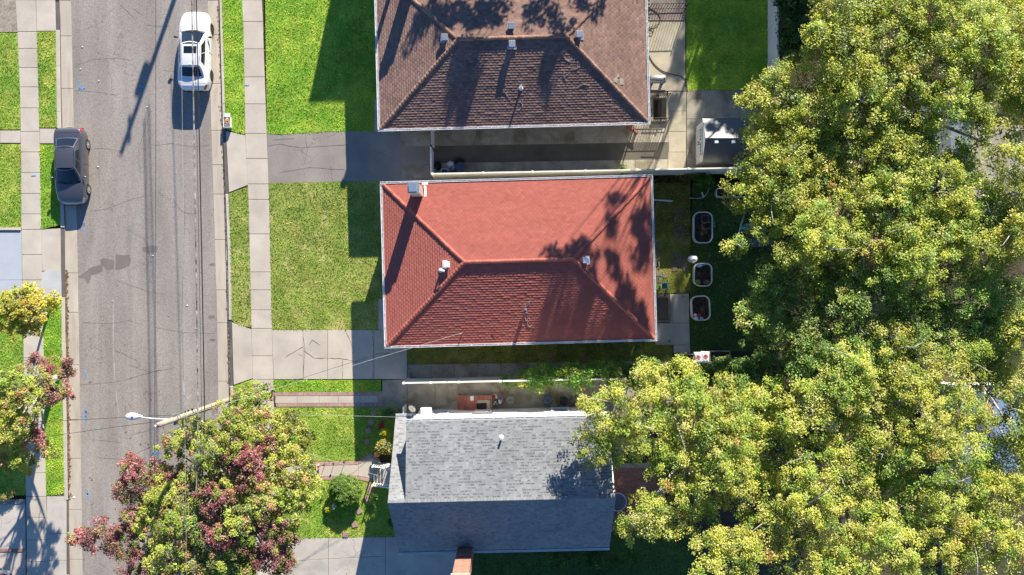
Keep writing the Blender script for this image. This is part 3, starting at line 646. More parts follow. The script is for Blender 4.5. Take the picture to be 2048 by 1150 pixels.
def hip_house(name, label, ctr, rz, W, D, he, tanp, tilemat, capmat, deckmat, colfn, wallmat, capcol_label=None):
    h = thing(name, label, 'house', (ctr[0], ctr[1], 0), rz=rz)
    ov = .45; hw, hd = W/2, D/2
    part('wall', MB().box((0,0,(he-.1+ZG)/2), (W-2*ov, D-2*ov, he-.1-ZG)), wallmat, h, local=True)
    part('foundation', MB().box((0,0,.2), (W-2*ov+.06, D-2*ov+.06, .5)), 'grey_concrete', h, local=True)
    rh = he+hd*tanp; rl = hw-hd
    mb = MB(); z = he-.03
    c = [(-hw+.02,-hd+.02,z),(hw-.02,-hd+.02,z),(hw-.02,hd-.02,z),(-hw+.02,hd-.02,z),(-rl,0,rh-.03),(rl,0,rh-.03)]
    mb.add(c, [(0,1,5,4),(2,3,4,5),(1,2,5),(3,0,4),(3,2,1,0)])
    roof = part('roof', mb, deckmat, h, local=True)
    e, w, t = .134, .24, .029
    mb = MB(); courses(mb, (-hw,-hd), (1,0), (0,1), he, W, hd, tanp, e, w, t, colfn)
    part('roof_tiles', mb, tilemat, roof, local=True, kind='stuff')
    mb = MB(); courses(mb, (hw,hd), (-1,0), (0,-1), he, W, hd, tanp, e, w, t, colfn)
    part('roof_tiles', mb, tilemat, roof, local=True, kind='stuff')
    mb = MB(); courses(mb, (-hw,hd), (0,-1), (1,0), he, D, hd, tanp, e, w, t, colfn)
    part('roof_tiles', mb, tilemat, roof, local=True, kind='stuff')
    mb = MB(); courses(mb, (hw,-hd), (0,1), (-1,0), he, D, hd, tanp, e, w, t, colfn)
    part('roof_tiles', mb, tilemat, roof, local=True, kind='stuff')
    # hip and ridge caps, one object each
    mbc = MB(); n = 7; r0, r1, Lc = .115, .098, .25
    vs = []
    for x, r in ((0, r0), (Lc, r1)):
        for k in range(n+1):
            a = math.pi*(k/n); vs.append((x, r*math.cos(a), r*.85*math.sin(a)-.03+(.014 if x == 0 else 0)))
    o = len(vs); fs = [(k, k+1, n+2+k, n+1+k) for k in range(n)]
    vs += [(0, r0*.8*math.cos(math.pi*k/n), r0*.66*math.sin(math.pi*k/n)-.03) for k in range(n+1)]
    fs += [(k+1, k, o+k, o+k+1) for k in range(n)]
    mbc.add(vs, fs); cm = mbc.mesh('ridge_tile'); cm.materials.append(MT[capmat])
    def caps(a, b):
        a, b = Vector(a), Vector(b); d = b-a; L_ = d.length; d.normalize(); k = int(L_/.205)
        y = Vector((0,0,1)).cross(d).normalized(); zz = d.cross(y)
        for i in range(k):
            p = a+d*(i*L_/k); o_ = bpy.data.objects.new('ridge_tile', cm); COL.objects.link(o_); o_.parent = roof
            M_ = Matrix((d, y, zz)).transposed().to_4x4() @ Matrix.Rotation(random.uniform(-.03,.03), 4, 'Z'); M_.translation = p+zz*.03+y*random.uniform(-.008,.008)
            o_.matrix_local = M_
    for sx in (-1,1):
        for sy in (-1,1): caps((sx*(hw-.05), sy*(hd-.05), he+.01), (sx*rl, 0, rh))
    caps((-rl,0,rh+.02), (rl,0,rh+.02))
    # gutters
    gw = .12
    for a, dx, dy in (((0,-hd-gw/2,he-.03), W+2*gw, gw), ((0,hd+gw/2,he-.03), W+2*gw, gw), ((-hw-gw/2,0,he-.03), gw, D-.004), ((hw+gw/2,0,he-.03), gw, D-.004)):
        g = MB(); long = max(dx,dy); ax = dx > dy
        g.box(a, (dx,dy,.02)); 
        for s_ in (-1,1):
            off = (0, s_*(gw/2-.011)) if ax else (s_*(gw/2-.011), 0)
            g.box((a[0]+off[0], a[1]+off[1], a[2]+.055), (dx if ax else .02, .02 if ax else dy, .09))
        for i in range(int(long/.75)):
            f = -long/2+.4+i*.75
            g.box((a[0]+(f if ax else 0), a[1]+(0 if ax else f), a[2]+.09), (.03 if ax else gw*.7, gw*.7 if ax else .03, .012))
        part('roof_gutter', g, 'white_metal', h, local=True)
    for sx in (-1,1):
        part('downspout', MB().tube([(sx*(hw-.2),-hd-gw/2,he-.05),(sx*(hw-.35),-hd+ov-.06,he-.4),(sx*(hw-.35),-hd+ov-.06,.05)], .045, 8), 'white_metal', h, local=True)
    for x in (-hw*.6, -hw*.15, hw*.35, hw*.75): window(h, (x,-hd+ov,1.55), 1.0, 1.1, (0,-1,0))
    for y in (-hd*.45, hd*.4): window(h, (-hw+ov,y,1.55), 1.4, 1.2, (-1,0,0))
    for y in (-hd*.1, hd*.5): window(h, (hw-ov,y,1.55), 1.0, 1.0, (1,0,0))
    d = part('door', MB().box((-hw+ov-.03,0,1.05), (.06,.95,2.05), bev=.01), 'wood', h, local=True)
    part('handle', MB().blob((-hw+ov-.09,.35,1.05), (.04,.04,.04), 8, 5, 0), 'galv', d, local=True)
    return h, roof

def on_roof(W, D, he, tanp, x, y):
    """roof height at a local point"""
    d = min(W/2-abs(x), D/2-abs(y)); return he+d*tanp
def box_vent(roof, x, y, z, mat='white_metal', s=.34, hh=.26, rz=0.):
    mb = MB().box((x,y,z+.0), (s+.14,s+.14,.03), rz).box((x,y,z+hh*.4), (s*.72,s*.72,hh), rz).box((x,y,z+hh), (s,s,.14), rz, bev=.03)
    return part('roof_vent', mb, mat, roof, local=True)
def pipe_vent(roof, x, y, z, hh=.5, r=.05, mat='white_metal'):
    return part('vent_pipe', MB().lathe([(r*2.6,-.02),(r*2.4,.03),(r*1.3,.07),(r,.1),(r,hh),(r*.7,hh),(r*.7,hh-.05)], (x,y,z), 12), mat, roof, local=True)
def to_local(h, p):
    q = Vector(p)-Vector(h.location); c, s_ = math.cos(-h.rotation_euler.z), math.sin(-h.rotation_euler.z)
    return (q.x*c-q.y*s_, q.x*s_+q.y*c, q.z)
def rv(a): return random.uniform(-a, a)
def red_col(u, d): t = 1+rv(.055); return (.39*t, .118*t*(1+rv(.04)), .088*t)
def brown_col(u, d): t = 1+rv(.17)-(.15 if random.random() < .04 else 0); return (.25*t, .155*t*(1+rv(.05)), .124*t*(1+rv(.05)))
HW, HD, HE, TP = 15.1, 9.13, 3.0, .30
red, red_roof = hip_house('red_roof_house', 'single-storey house with a red tiled hip roof, long chimney shadow at its left end', (.37,1.47), R(1.55), HW, HD, HE, TP, 'tile_red', 'cap_red', 'deck_red', red_col, 'siding_cream')
brown, brown_roof = hip_house('brown_roof_house', 'single-storey house with a brown tiled hip roof, at the top edge of the picture', (0.0,13.66), R(1.5), HW, HD, HE, TP, 'tile_brown', 'cap_brown', 'deck_brown', brown_col, 'siding_cream')

def place_on(h, px, py, extra=0.):
    z = 3.8
    for _ in range(4):
        l = to_local(h, P(px, py, z)); z = on_roof(HW, HD, HE, TP, l[0], l[1])+extra
    return l[0], l[1], z-extra
for px, py in ((893,529),(1172,520)):
    x, y, z = place_on(red, px, py, .3); box_vent(red_roof, x, y, z)
x, y, z = place_on(red, 882, 541); pipe_vent(red_roof, x, y, z, .42, .055)
o = part('vent_elbow', MB().tube([(x,y,z+.42),(x+.02,y,z+.47),(x+.14,y-.03,z+.47),(x+.2,y-.04,z+.43)], .06, 8), 'white_metal', red_roof, local=True)
for px, py in ((889,74),(1023,51),(1024,87),(1159,68)):
    x, y, z = place_on(brown, px, py, .3); box_vent(brown_roof, x, y, z, 'galv', .36, .28)
x, y, z = place_on(brown, 1042, 173, .4); pipe_vent(brown_roof, x, y, z, .55, .055)
# aerial mast with a coil of loose cable, red roof
x, y, z = place_on(red, 1051, 619)
mast = part('aerial_mast', MB().tube([(x,y,z),(x,y,z+.85)], .028, 8).box((x,y+.02,z+.3),(.16,.13,.3)).lathe([(.09,0),(.09,.02),(.03,.03)], (x,y,z+.01), 10), 'galv', red_roof, local=True)
pts = [(x+.1*math.cos(t)+.06*t*.3, y-.25-.05*t+.16*math.sin(t), z+.05+.02*t*0+ (-.05*t)*TP*0) for t in [i*.5 for i in range(26)]]
pts = [(a, b, on_roof(HW,HD,HE,TP,a,b)+.05) for a, b, _ in pts]
part('loose_cable', MB().tube(pts, .012, 5), 'cable_light', red_roof, local=True)
pts = [(x+.12+.12*math.cos(t), y+.3+.15*math.sin(t*1.3)) for t in [i*.45 for i in range(18)]]
part('loose_cable', MB().tube([(a,b,on_roof(HW,HD,HE,TP,a,b)+.05) for a, b in pts], .012, 5), 'cable_light', red_roof, local=True)
x, y, z = place_on(red, 924, 666); part('service_mast', MB().tube([(x,y,z),(x,y,z+.55)], .03, 8).tube([(x,y,z+.55),(x-.1,y,z+.62),(x-.18,y,z+.52)], .03, 8), 'galv', red_roof, local=True)
SERV_RED = Vector(red.location)+Matrix.Rotation(red.rotation_euler.z, 3, 'Z') @ Vector((x-.1,y,z+.6))
x, y, z = place_on(red, 982, 672); part('loose_cable', MB().tube([(x+.15*i/6, y+.12*math.sin(i*.6), on_roof(HW,HD,HE,TP,x+.15*i/6,y+.12*math.sin(i*.6))+.04) for i in range(9)], .012, 5), 'cable', red_roof, local=True)
def twig(roof, h, px, py, n=3):
    x, y, z = place_on(h, px, py); mb = MB()
    for k in range(n):
        a = random.uniform(0,6.3); q = [(x+math.cos(a)*s_*.12+rv(.03), y+math.sin(a)*s_*.12+rv(.03)) for s_ in range(4)]
        mb.tube([(u,v,on_roof(HW,HD,HE,TP,u,v)+.045) for u, v in q], [.012,.01,.008,.004], 5)
    part('fallen_twig', mb, 'pale_bark', roof, local=True)
for px, py in ((1130,118),(1155,138),(1167,168),(1128,154),(1045,212),(1013,189)): twig(brown_roof, brown, px, py)
# mended patch of pale tiles on the brown roof
x, y, z = place_on(brown, 1237, 160); mb = MB()
for i in range(9): 
    u, v = x+rv(.25), y+rv(.28); mb.box((u,v,on_roof(HW,HD,HE,TP,u,v)+.035), (.13,.2,.02), col=(.34,.31,.27))
part('mended_tile', mb, 'tile_brown', brown_roof, local=True)
# dark stack with metal cap (red) and its twin (brown, just beyond the frame)
def chimney(h, roof, x, y, top):
    z = on_roof(HW,HD,HE,TP,x,y)-.25
    c = part('chimney', MB().box((x,y,(z+top)/2), (.56,.5,top-z), bev=.015), 'cream', roof, local=True)
    part('flashing', MB().box((x+.42,y-.02,z+.33), (.14,1.0,.02)).box((x+.42,y+.48,z+.35),(.34,.12,.02)).box((x+.02,y-.42,z+.12+.06), (.75,.3,.02)), 'white_metal', roof, local=True)
    part('chimney_cap', MB().box((x-.02,y+.02,top+.03), (.62,.58,.06), bev=.015).box((x-.05,y+.05,top+.2), (.42,.5,.05), bev=.01).box((x-.22,y+.05,top+.12),(.03,.45,.14)).box((x+.14,y+.05,top+.12),(.03,.45,.14)), 'sky_tint_metal', roof, local=True)
x, y, z = place_on(red, 836, 385); chimney(red, red_roof, x, y, 5.25)
chimney(brown, brown_roof, x+.15, y-.15, 5.25)
part('vent_pipe', MB().tube([(x-.75,y+.3,3.2),(x-.75,y+.3,5.0)], .12, 10).lathe([(.2,0),(.2,.14),(.05,.2)], (x-.75,y+.3,5.0), 12), 'grey_metal', brown_roof, local=True)

# ---------------------------------------------------------------- grey shingled house (steep roof, long shed dormer)
def shin_col(u, d): 
    t = random.choice((.85,.95,1,1,1.04,1.08,1.14)); return (.24*t, .246*t, .252*t)
def cape(name, label, ctr, rz, W, hr, he, dn, ds, dorm=None, detail=True, wallmat='siding_white'):
    h = thing(name, label, 'house', (ctr[0], ctr[1], 0), rz=rz); hw = W/2; ov = .3
    tn, ts = (hr-he)/dn, (hr-he)/ds
    mb = MB(); wy0, wy1, wx = -ds+ov, dn-ov, hw-.25
    mb.box((0,(wy0+wy1)/2,(he-.1+ZG)/2), (2*wx, wy1-wy0, he-.1-ZG))
    zz = lambda y: hr-.12-(abs(y)*(tn if y > 0 else ts))
    for s_ in (-1,1):
        x = s_*(wx-.001); mb.add([(x,wy0,he-.2),(x,wy1,he-.2),(x,wy1,zz(wy1)),(x,0,zz(0)),(x,wy0,zz(wy0))], [(0,1,2,3,4) if s_ > 0 else (4,3,2,1,0)])
    part('wall', mb, wallmat, h, local=True)
    mb = MB(); th = .1
    for yy, t_ in ((dn,tn),(-ds,ts)):
        q = [(-hw,0,hr-.02),(hw,0,hr-.02),(hw,yy,he-.02),(-hw,yy,he-.02)]
        mb.add([*q, *[(a,b,c-th) for a,b,c in q]], [(0,1,2,3),(7,6,5,4),(0,3,7,4),(1,5,6,2),(2,6,7,3)] if yy < 0 else [(3,2,1,0),(4,5,6,7),(4,7,3,0),(2,6,5,1),(3,7,6,2)])
    roof = part('roof', mb, 'grey_metal', h, local=True)
    if dorm:
        x0, x1, dy, dz = dorm                            # dormer span, front plane, eave height
        td = (hr-dz)/dy
        mb = MB()
        mb.box(((x0+x1)/2, dy-.22-.05, (dz-.1+he*0+.0)/2), (x1-x0-.24, .1, dz-.12))
        part('dormer_wall', mb, wallmat, h, local=True)
        mb = MB()
        for x in (x0+.12, x1-.12):
            s_ = 1 if x > (x0+x1)/2 else -1
            mb.add([(x,0,hr-.15),(x,dy-.22,dz-.1),(x,dy-.22,he-.1),(x,.2,hr-.35)], [(0,1,2,3) if s_ < 0 else (3,2,1,0)])
        part('dormer_cheek', mb, wallmat, h, local=True)
        mb = MB(); q = [(x0,0,hr+.005),(x1,0,hr+.005),(x1,dy,dz),(x0,dy,dz)]
        mb.add([*q, *[(a,b,c-.09) for a,b,c in q]], [(3,2,1,0),(4,5,6,7),(4,7,3,0),(2,6,5,1),(3,7,6,2)])
        droof = part('dormer_roof', mb, 'grey_metal', h, local=True)
    if detail:
        E, WD, T = .15, (.1,.26), (.004,.012)
        mb = MB(); courses(mb, (-hw,-ds), (1,0), (0,1), he, W, ds, ts, .12, WD, T, shin_col, hip=False, arch=0, gap=.004, band=(.2,.7), jit=.001)
        part('shingles', mb, 'shingle', roof, local=True, kind='stuff')
        if dorm:
            mb = MB(); courses(mb, (x1,dy), (-1,0), (0,-1), dz+.012, x1-x0, dy, td, E, WD, T, shin_col, hip=False, arch=0, gap=.004, band=(.42,.55), jit=.001)
            part('shingles', mb, 'shingle', droof, local=True, kind='stuff')
            mb = MB(); courses(mb, (x0+.1,dn), (-1,0), (0,-1), he, x0+.1+hw, dn, tn, .13, WD, T, shin_col, hip=False, arch=0, gap=.004, band=(.35,.6), jit=.001)
            if hw-x1 > .2: courses(mb, (hw,dn), (-1,0), (0,-1), he, hw-x1+.1, dn, tn, .13, WD, T, shin_col, hip=False, arch=0, gap=.004, band=(.35,.6), jit=.001)
            part('shingles', mb, 'shingle', roof, local=True, kind='stuff')
        mb = MB(); k = int(W/.17)
        for i in range(k):
            x = -hw+(i+.5)*W/k; c = shin_col(0,0); l_ = .17; 
            mb.add([(x-l_/2+.003,-.13,hr-.13*ts+.045),(x+l_/2-.003,-.13,hr-.13*ts+.045),(x+l_/2-.003,0,hr+.05),(x-l_/2+.003,0,hr+.05),(x+l_/2-.003,.15,hr-.15*(td if dorm else tn)+.04),(x-l_/2+.003,.15,hr-.15*(td if dorm else tn)+.04)], [(0,1,2,3),(3,2,4,5)], c)
        part('ridge_shingles', mb, 'shingle', roof, local=True, kind='stuff')
    else: roof.data.materials[0] = mk('far_shingle', (.2,.19,.18), var=.15, scale=2)
    g = MB(); g.box((0,-ds-.06,he-.04), (W,.12,.02)).box((0,-ds-.11,he+.01),(W,.02,.1)).box((0,-ds-.011,he+.01),(W,.02,.1))
    for i in range(int(W/.6)): g.box((-hw+.3+i*.6,-ds-.06,he+.05), (.03,.1,.012))
    part('roof_gutter', g, 'white_metal', h, local=True)
    if dorm:
        g = MB(); ww = x1-x0
        g.box(((x0+x1)/2,dy+.05,dz-.09), (ww,.1,.02)).box(((x0+x1)/2,dy+.095,dz-.04),(ww,.016,.1)).box(((x0+x1)/2,dy+.008,dz-.04),(ww,.016,.1))
        for i in range(int(ww/.55)): g.box((x0+.25+i*.55,dy+.05,dz+.005), (.05,.09,.012))
        part('roof_gutter', g, 'white_metal', h, local=True)
        g = MB(); ww = x0+hw
        g.box((-hw+ww/2,dn+.06,he-.04),(ww,.12,.02)).box((-hw+ww/2,dn+.11,he+.01),(ww,.02,.1)).box((-hw+ww/2,dn+.011,he+.01),(ww,.02,.1))
        part('roof_gutter', g, 'white_metal', h, local=True)
    return h, roof
GW, GR = 11.85, 6.75
grey, grey_roof = cape('grey_shingle_house', 'grey shingle roofed house with its far slope in blue shade', (-.53,-11.05), R(1.3), GW, GR, 3.0, 3.95, 3.72, dorm=(-GW/2+.92, GW/2-.12, 4.05, 5.68))
def gl(px, py, h): return to_local(grey, P(px, py, h))
# wall furniture on the dormer side
wy = 4.05-.22
for px in (1040,):
    l = gl(px, 826, 3.2)
    window(grey, (l[0], wy, 3.6), 1.3, .9, (0,1,0))
for px in (880,1120): l = gl(px, 826, 1.6); window(grey, (l[0], wy, 1.7), .95, 1.2, (0,1,0))
l = gl(966, 822, 1.1); dr = part('door', MB().box((l[0],wy+.03,1.45), (.95,.06,2.0), bev=.01), 'white_paint', grey, local=True)
part('handle', MB().blob((l[0]+.36,wy+.09,1.45), (.04,.04,.04), 8, 5, 0), 'dark_metal', dr, local=True)
part('awning_grille', MB().box((l[0],wy+.12,2.75), (1.2,.18,.05)).box((l[0]-.4,wy+.1,2.6),(.05,.16,.3)).box((l[0]+.4,wy+.1,2.6),(.05,.16,.3)), 'grey_metal', grey, local=True)
l = gl(1001, 824, 2.4); part('wall_ornament', MB().box((l[0]-.2,wy+.03,2.4),(.05,.04,.3)).box((l[0],wy+.03,2.35),(.2,.04,.05)).box((l[0]+.2,wy+.03,2.45),(.05,.04,.26)).box((l[0]+.3,wy+.03,2.45),(.05,.04,.26)).box((l[0]+.25,wy+.03,2.55),(.1,.04,.05)), 'dark_metal', grey, local=True)
l = gl(1178, 822, 2.5); part('wall_lamp', MB().tube([(l[0],wy+.02,2.6),(l[0],wy+.3,2.75),(l[0]-.05,wy+.6,2.7)], .035, 8).box((l[0],wy+.05,2.6),(.5,.1,.12)).lathe([(.03,.1),(.12,0),(.11,-.03)], (l[0]-.05,wy+.62,2.6), 10), 'galv', grey, local=True)
x, y, z = gl(1003, 876, 6.0); pipe_vent(grey_roof, x, y, GR-y*(GR-5.68)/4.05-.02, .42, .06)
l = gl(852, 827, 2.6); part('air_conditioner', MB().box((l[0],wy+.22,2.5), (.62,.5,.42), bev=.03).box((l[0],wy+.48,2.5),(.5,.02,.32)), 'white_metal', grey, local=True)
part('satellite_dish', MB().lathe([(.02,0),(.15,.02),(.22,.06),(.225,.06),(.15,.035),(.02,.015)], n=18, M=Matrix.Translation((l[0]-.75,wy+.5,3.15)) @ Matrix.Rotation(R(48),4,'Y') @ Matrix.Rotation(R(-40),4,'X')).tube([(l[0]-.75,wy+.02,2.8),(l[0]-.75,wy+.3,2.8),(l[0]-.75,wy+.48,3.12)], .025, 7).tube([(l[0]-.75,wy+.5,3.1),(l[0]-.5,wy+.7,3.4)], .014, 6), 'bin_grey', grey, local=True)
for s_ in (-1,1): window(grey, (s_*(GW/2-.25), 1.2, 1.6), 1.0, 1.2, (s_,0,0)); 
window(grey, (-GW/2+.25, 0.2, 4.4), 1.0, 1.2, (-1,0,0))
# brick chimney at the far side of the grey house
l0 = to_local(grey, P(936, 1057)); mb = MB(); bz = 0.; cw, cd, ch = .85, .7, 7.75
x0_, y0_ = l0[0], -3.72+.3-cd/2-.05
nz = int(ch/.1)
for j in range(nz):
    z_ = ZG+.05+j*.1
    for side in range(4):
        L_ = cw if side % 2 == 0 else cd; nb = max(2, round(L_/.22))
        for i in range(nb+1):
            a0 = -L_/2+(i-.5*(j%2))*L_/nb; a1 = a0+L_/nb; a0, a1 = max(a0,-L_/2), min(a1,L_/2)
            if a1-a0 < .03: continue
            m_, t_ = (a0+a1)/2, rv(.07); off = (cd if side % 2 == 0 else cw)/2-.03; sg = 1 if side < 2 else -1
            p_ = (x0_+m_, y0_+sg*off, z_) if side % 2 == 0 else (x0_+sg*off, y0_+m_, z_)
            d_ = (a1-a0-.012, .06, .085) if side % 2 == 0 else (.06, a1-a0-.012, .085)
            mb.box(p_, d_, col=(.40+t_, .21+t_*.6, .15+t_*.5))
chm = part('chimney', MB().box((x0_,y0_,(ch+ZG)/2), (cw-.03,cd-.03,ch-ZG-.02)), 'mortar', grey, local=True)
part('brick_courses', mb, 'brick', chm, local=True, kind='stuff')
part('chimney_cap', MB().box((x0_,y0_,ch+.05), (cw+.12,cd+.12,.1), bev=.02).box((x0_,y0_,ch+.14),(.3,.3,.16), bev=.02), 'cream', chm, local=True)
# the neighbour just beyond the top edge, whose gable throws its shadow over the front lawn
a_ = P(779,-315); far_house, _ = cape('neighbour_house', 'neighbouring house beyond the top edge, its gable shadow on the front lawn', (a_.x+5.9, a_.y), R(1.4), 11.8, 6.75, 3.0, 3.8, 3.8, detail=False, wallmat='siding_cream')

# ---------------------------------------------------------------- shed
shd = thing('garden_shed', 'white garden shed with a gabled roof and double doors, beside the oak', 'shed', (12.6,8.44,0))
sx0, sx1, sy0, sy1, se, sr = 10.95, 14.25, 7.25, 9.66, 1.95, 2.75
mb = MB().box(((sx0+sx1)/2,(sy0+sy1)/2,se/2), (sx1-sx0-.1, sy1-sy0-.14, se)); ym = (sy0+sy1)/2
for x, o_ in ((sx0+.05,(0,2,1)),(sx1-.05,(0,1,2))): mb.add([(x,sy0+.07,se),(x,sy1-.07,se),(x,ym,sr-.05)], [o_])
part('wall', mb, 'white_vinyl', shd)
mb = MB()
for yy in (sy0-.06, sy1+.06):
    q = [(sx0,ym,sr),(sx1,ym,sr),(sx1,yy,se-.04),(sx0,yy,se-.04)]
    mb.add([*q, *[(a,b,c-.05) for a,b,c in q]], [(0,1,2,3),(7,6,5,4),(0,3,7,4),(1,5,6,2),(2,6,7,3)] if yy < ym else [(3,2,1,0),(4,5,6,7),(4,7,3,0),(2,6,5,1),(3,7,6,2)])
rf = part('roof', mb, mk('shed_roof', (.07,.075,.085), rough=.40, spec=.65, var=.08, scale=1.5, fvar=.05), shd)
for px in (1432,1466):
    p_ = P(px, 283, 2.55); part('roof_vent', MB().box((p_.x,p_.y,2.63), (.22,.22,.12), bev=.02), 'white_metal', rf)
for k, yy in enumerate((ym-.42, ym+.42)):
    d = part('door', MB().box((sx0+.03,yy,.92), (.05,.8,1.7), bev=.01), mk('shed_door', (.60,.60,.60), rough=.5, var=.05), shd)
    for i in range(4): part('pane', MB().box((sx0,yy-.27+i*.18,1.45), (.03,.14,.26)), 'window_glass', d)
    f_ = MB()
    for i in range(5): f_.box((sx0-.004,yy-.36+i*.18,1.45), (.035,.03,.32))
    f_.box((sx0-.0045,yy,1.62),(.034,.75,.03)).box((sx0-.0045,yy,1.28),(.034,.75,.03)); part('window_frame', f_, 'white_paint', d)
    part('handle', MB().box((sx0-.03,ym+(-.06 if k == 0 else .06),.95), (.05,.04,.2), bev=.01), 'dark_metal', d)

# ---------------------------------------------------------------- fences
def panel_fence(name, label, pts, hgt, mat, joints=None, post=.1, thick=.05, picket=None):
    """solid panels between posts; pts are ground positions"""
    a0 = Vector((pts[0][0], pts[0][1], 0)); f = thing(name, label, 'fence', a0)
    for a, b in zip(pts, pts[1:]):
        a, b = Vector((a[0],a[1],0)), Vector((b[0],b[1],0)); d = b-a; rz = math.atan2(d.y,d.x); c = (a+b)/2
        part('panel', MB().box((c.x,c.y,hgt/2-.02), (d.length-post, thick, hgt-.1), rz, bev=.008), mat, f)
        part('rail', MB().box((c.x,c.y,hgt-.03), (d.length-post, thick+.04, .07), rz, bev=.01), mat, f)
    for p in pts: part('post', MB().box((p[0],p[1],(hgt+.06+ZG)/2), (post,post,hgt+.06-ZG), bev=.01).box((p[0],p[1],hgt+.08),(post+.03,post+.03,.04), bev=.015), mat, f)
    return f
def along(pa, pb, xs): return [P(x, pa[1]+(pb[1]-pa[1])*(x-pa[0])/(pb[0]-pa[0])) for x in xs]
panel_fence('white_fence', 'long white vinyl fence between the brown-roofed and red-roofed houses', along((872,358.5),(1457,347), [872,969,1063,1164,1262,1360,1457]), 2.45, 'dirty_white')
panel_fence('white_fence', 'low white panel fence beside the path, half buried in green creeper', along((817,757.5),(1240,749), [817,869,922,1001,1080,1160,1240]), 2.4, 'dirty_white')
panel_fence('white_fence', 'white fence along the far side of the back lawn, against the dark hedge', [P(1536,y) for y in (-220,-150,-80,-10,60,130,165)], 1.95, 'white_vinyl')
# gate across the brown house's drive
g = thing('white_gate', 'white double gate across the shaded drive between the houses', 'gate', P(868,310))
for y0_, y1_, dx in ((264,300,0),(302,354,-1.5)):
    fr = MB(); a = P(868+dx, y0_); b = P(868+dx+1, y1_); c = (a+b)/2; L_ = (b-a).length; rz = math.atan2((b-a).y,(b-a).x)
    for z_ in (.2,1.05,1.65): fr.box((c.x,c.y,z_), (L_,.05,.09), rz)
    for p_ in (a,b): fr.box((p_.x,p_.y,.92), (.07,.07,1.65), rz)
    lf = part('gate_leaf', fr, 'white_vinyl', g)
    n = int(L_/.14)
    for i in range(1, n): p_ = a+(b-a)*(i/n); part('picket', MB().box((p_.x-.045,p_.y,.93), (.022,.07,1.5), bev=.005), 'white_vinyl', lf)
part('post', MB().box((P(867,264).x,P(867,262).y,.85), (.1,.1,1.9), bev=.01), 'white_vinyl', g)
part('post', MB().box((P(868,301).x,P(868,301).y,.85), (.1,.1,1.9), bev=.01), 'dark_metal', g)
# ---------------------------------------------------------------- foliage
def leaf_mesh(name, C, Nn, size, cols, aspect=.5, rng=RNG):
    n = len(C); Nn = Nn/np.linalg.norm(Nn, axis=1, keepdims=True)
    r = rng.normal(size=(n,3)); T = r-(r*Nn).sum(1)[:,None]*Nn; T /= np.linalg.norm(T,axis=1,keepdims=True); B = np.cross(Nn, T)
    s = size[:,None]; V = np.empty((n,4,3))
    V[:,0] = C-T*s*.5; V[:,1] = C+B*s*aspect*.5-Nn*s*.10; V[:,2] = C+T*s*.5-Nn*s*.06; V[:,3] = C-B*s*aspect*.5-Nn*s*.10
    return np_mesh(name, V.reshape(-1,3), np.arange(n*4).reshape(-1,4), cols, 4)
PAL = {
 'oak':    [((.155,.185,.030),5), ((.205,.23,.024),6), ((.255,.26,.034),4), ((.095,.135,.022),4), ((.29,.245,.075),1.0), ((.26,.12,.04),.12)],
 'oakgold':[((.17,.20,.026),5), ((.25,.245,.032),5.5), ((.32,.28,.05),3.5), ((.105,.145,.018),4), ((.065,.10,.014),1.5), ((.33,.24,.06),1.2), ((.30,.15,.04),.4)],
 'oakdark':[((.085,.13,.02),5), ((.12,.16,.026),5), ((.165,.195,.035),3), ((.06,.095,.016),3), ((.22,.19,.05),.7)],
 'maple':  [((.15,.175,.025),5), ((.20,.215,.035),4), ((.09,.10,.025),3), ((.20,.12,.05),2)],
 'maplered':[((.20,.062,.06),4), ((.245,.10,.098),4), ((.13,.048,.046),2), ((.19,.125,.055),3), ((.15,.165,.035),3.5)],
 'mum': [((.85,.68,.02),4), ((.75,.6,.02),3)], 'scarlet': [((.6,.05,.03),4), ((.4,.04,.03),3)],
 'yellow': [((.30,.255,.03),5), ((.22,.215,.028),5), ((.36,.29,.05),3), ((.30,.18,.03),.6)],
 'ever':   [((.035,.075,.012),5), ((.055,.10,.016),4), ((.025,.055,.01),3)],
 'shrub':  [((.07,.125,.014),5), ((.11,.165,.02),4), ((.045,.085,.012),3)],
 'topi':   [((.075,.135,.014),5), ((.10,.165,.018),4)],
 'golden': [((.28,.22,.06),4), ((.20,.19,.04),4), ((.10,.12,.02),3), ((.30,.13,.04),1)],
 'brown':  [((.22,.13,.06),4), ((.15,.09,.045),4), ((.28,.18,.09),3)],
 'vine':   [((.06,.13,.016),5), ((.085,.16,.02),4), ((.15,.20,.025),2), ((.25,.24,.03),.6)],
}
GAIN = {'oak': 2.85, 'oakgold': 2.85, 'maplered': 1.8, 'ever': 2.0, 'oakdark': 2.9, 'maple': 2.6, 'vine': 2.4, 'mum': 1.0}
SD = np.array(sdir)
def pick(pal, rng):
    c, w = zip(*PAL[pal]); w = np.array(w)/sum(w); return np.array(c[rng.choice(len(c), p=w)])*GAIN.get(pal, 2.05)
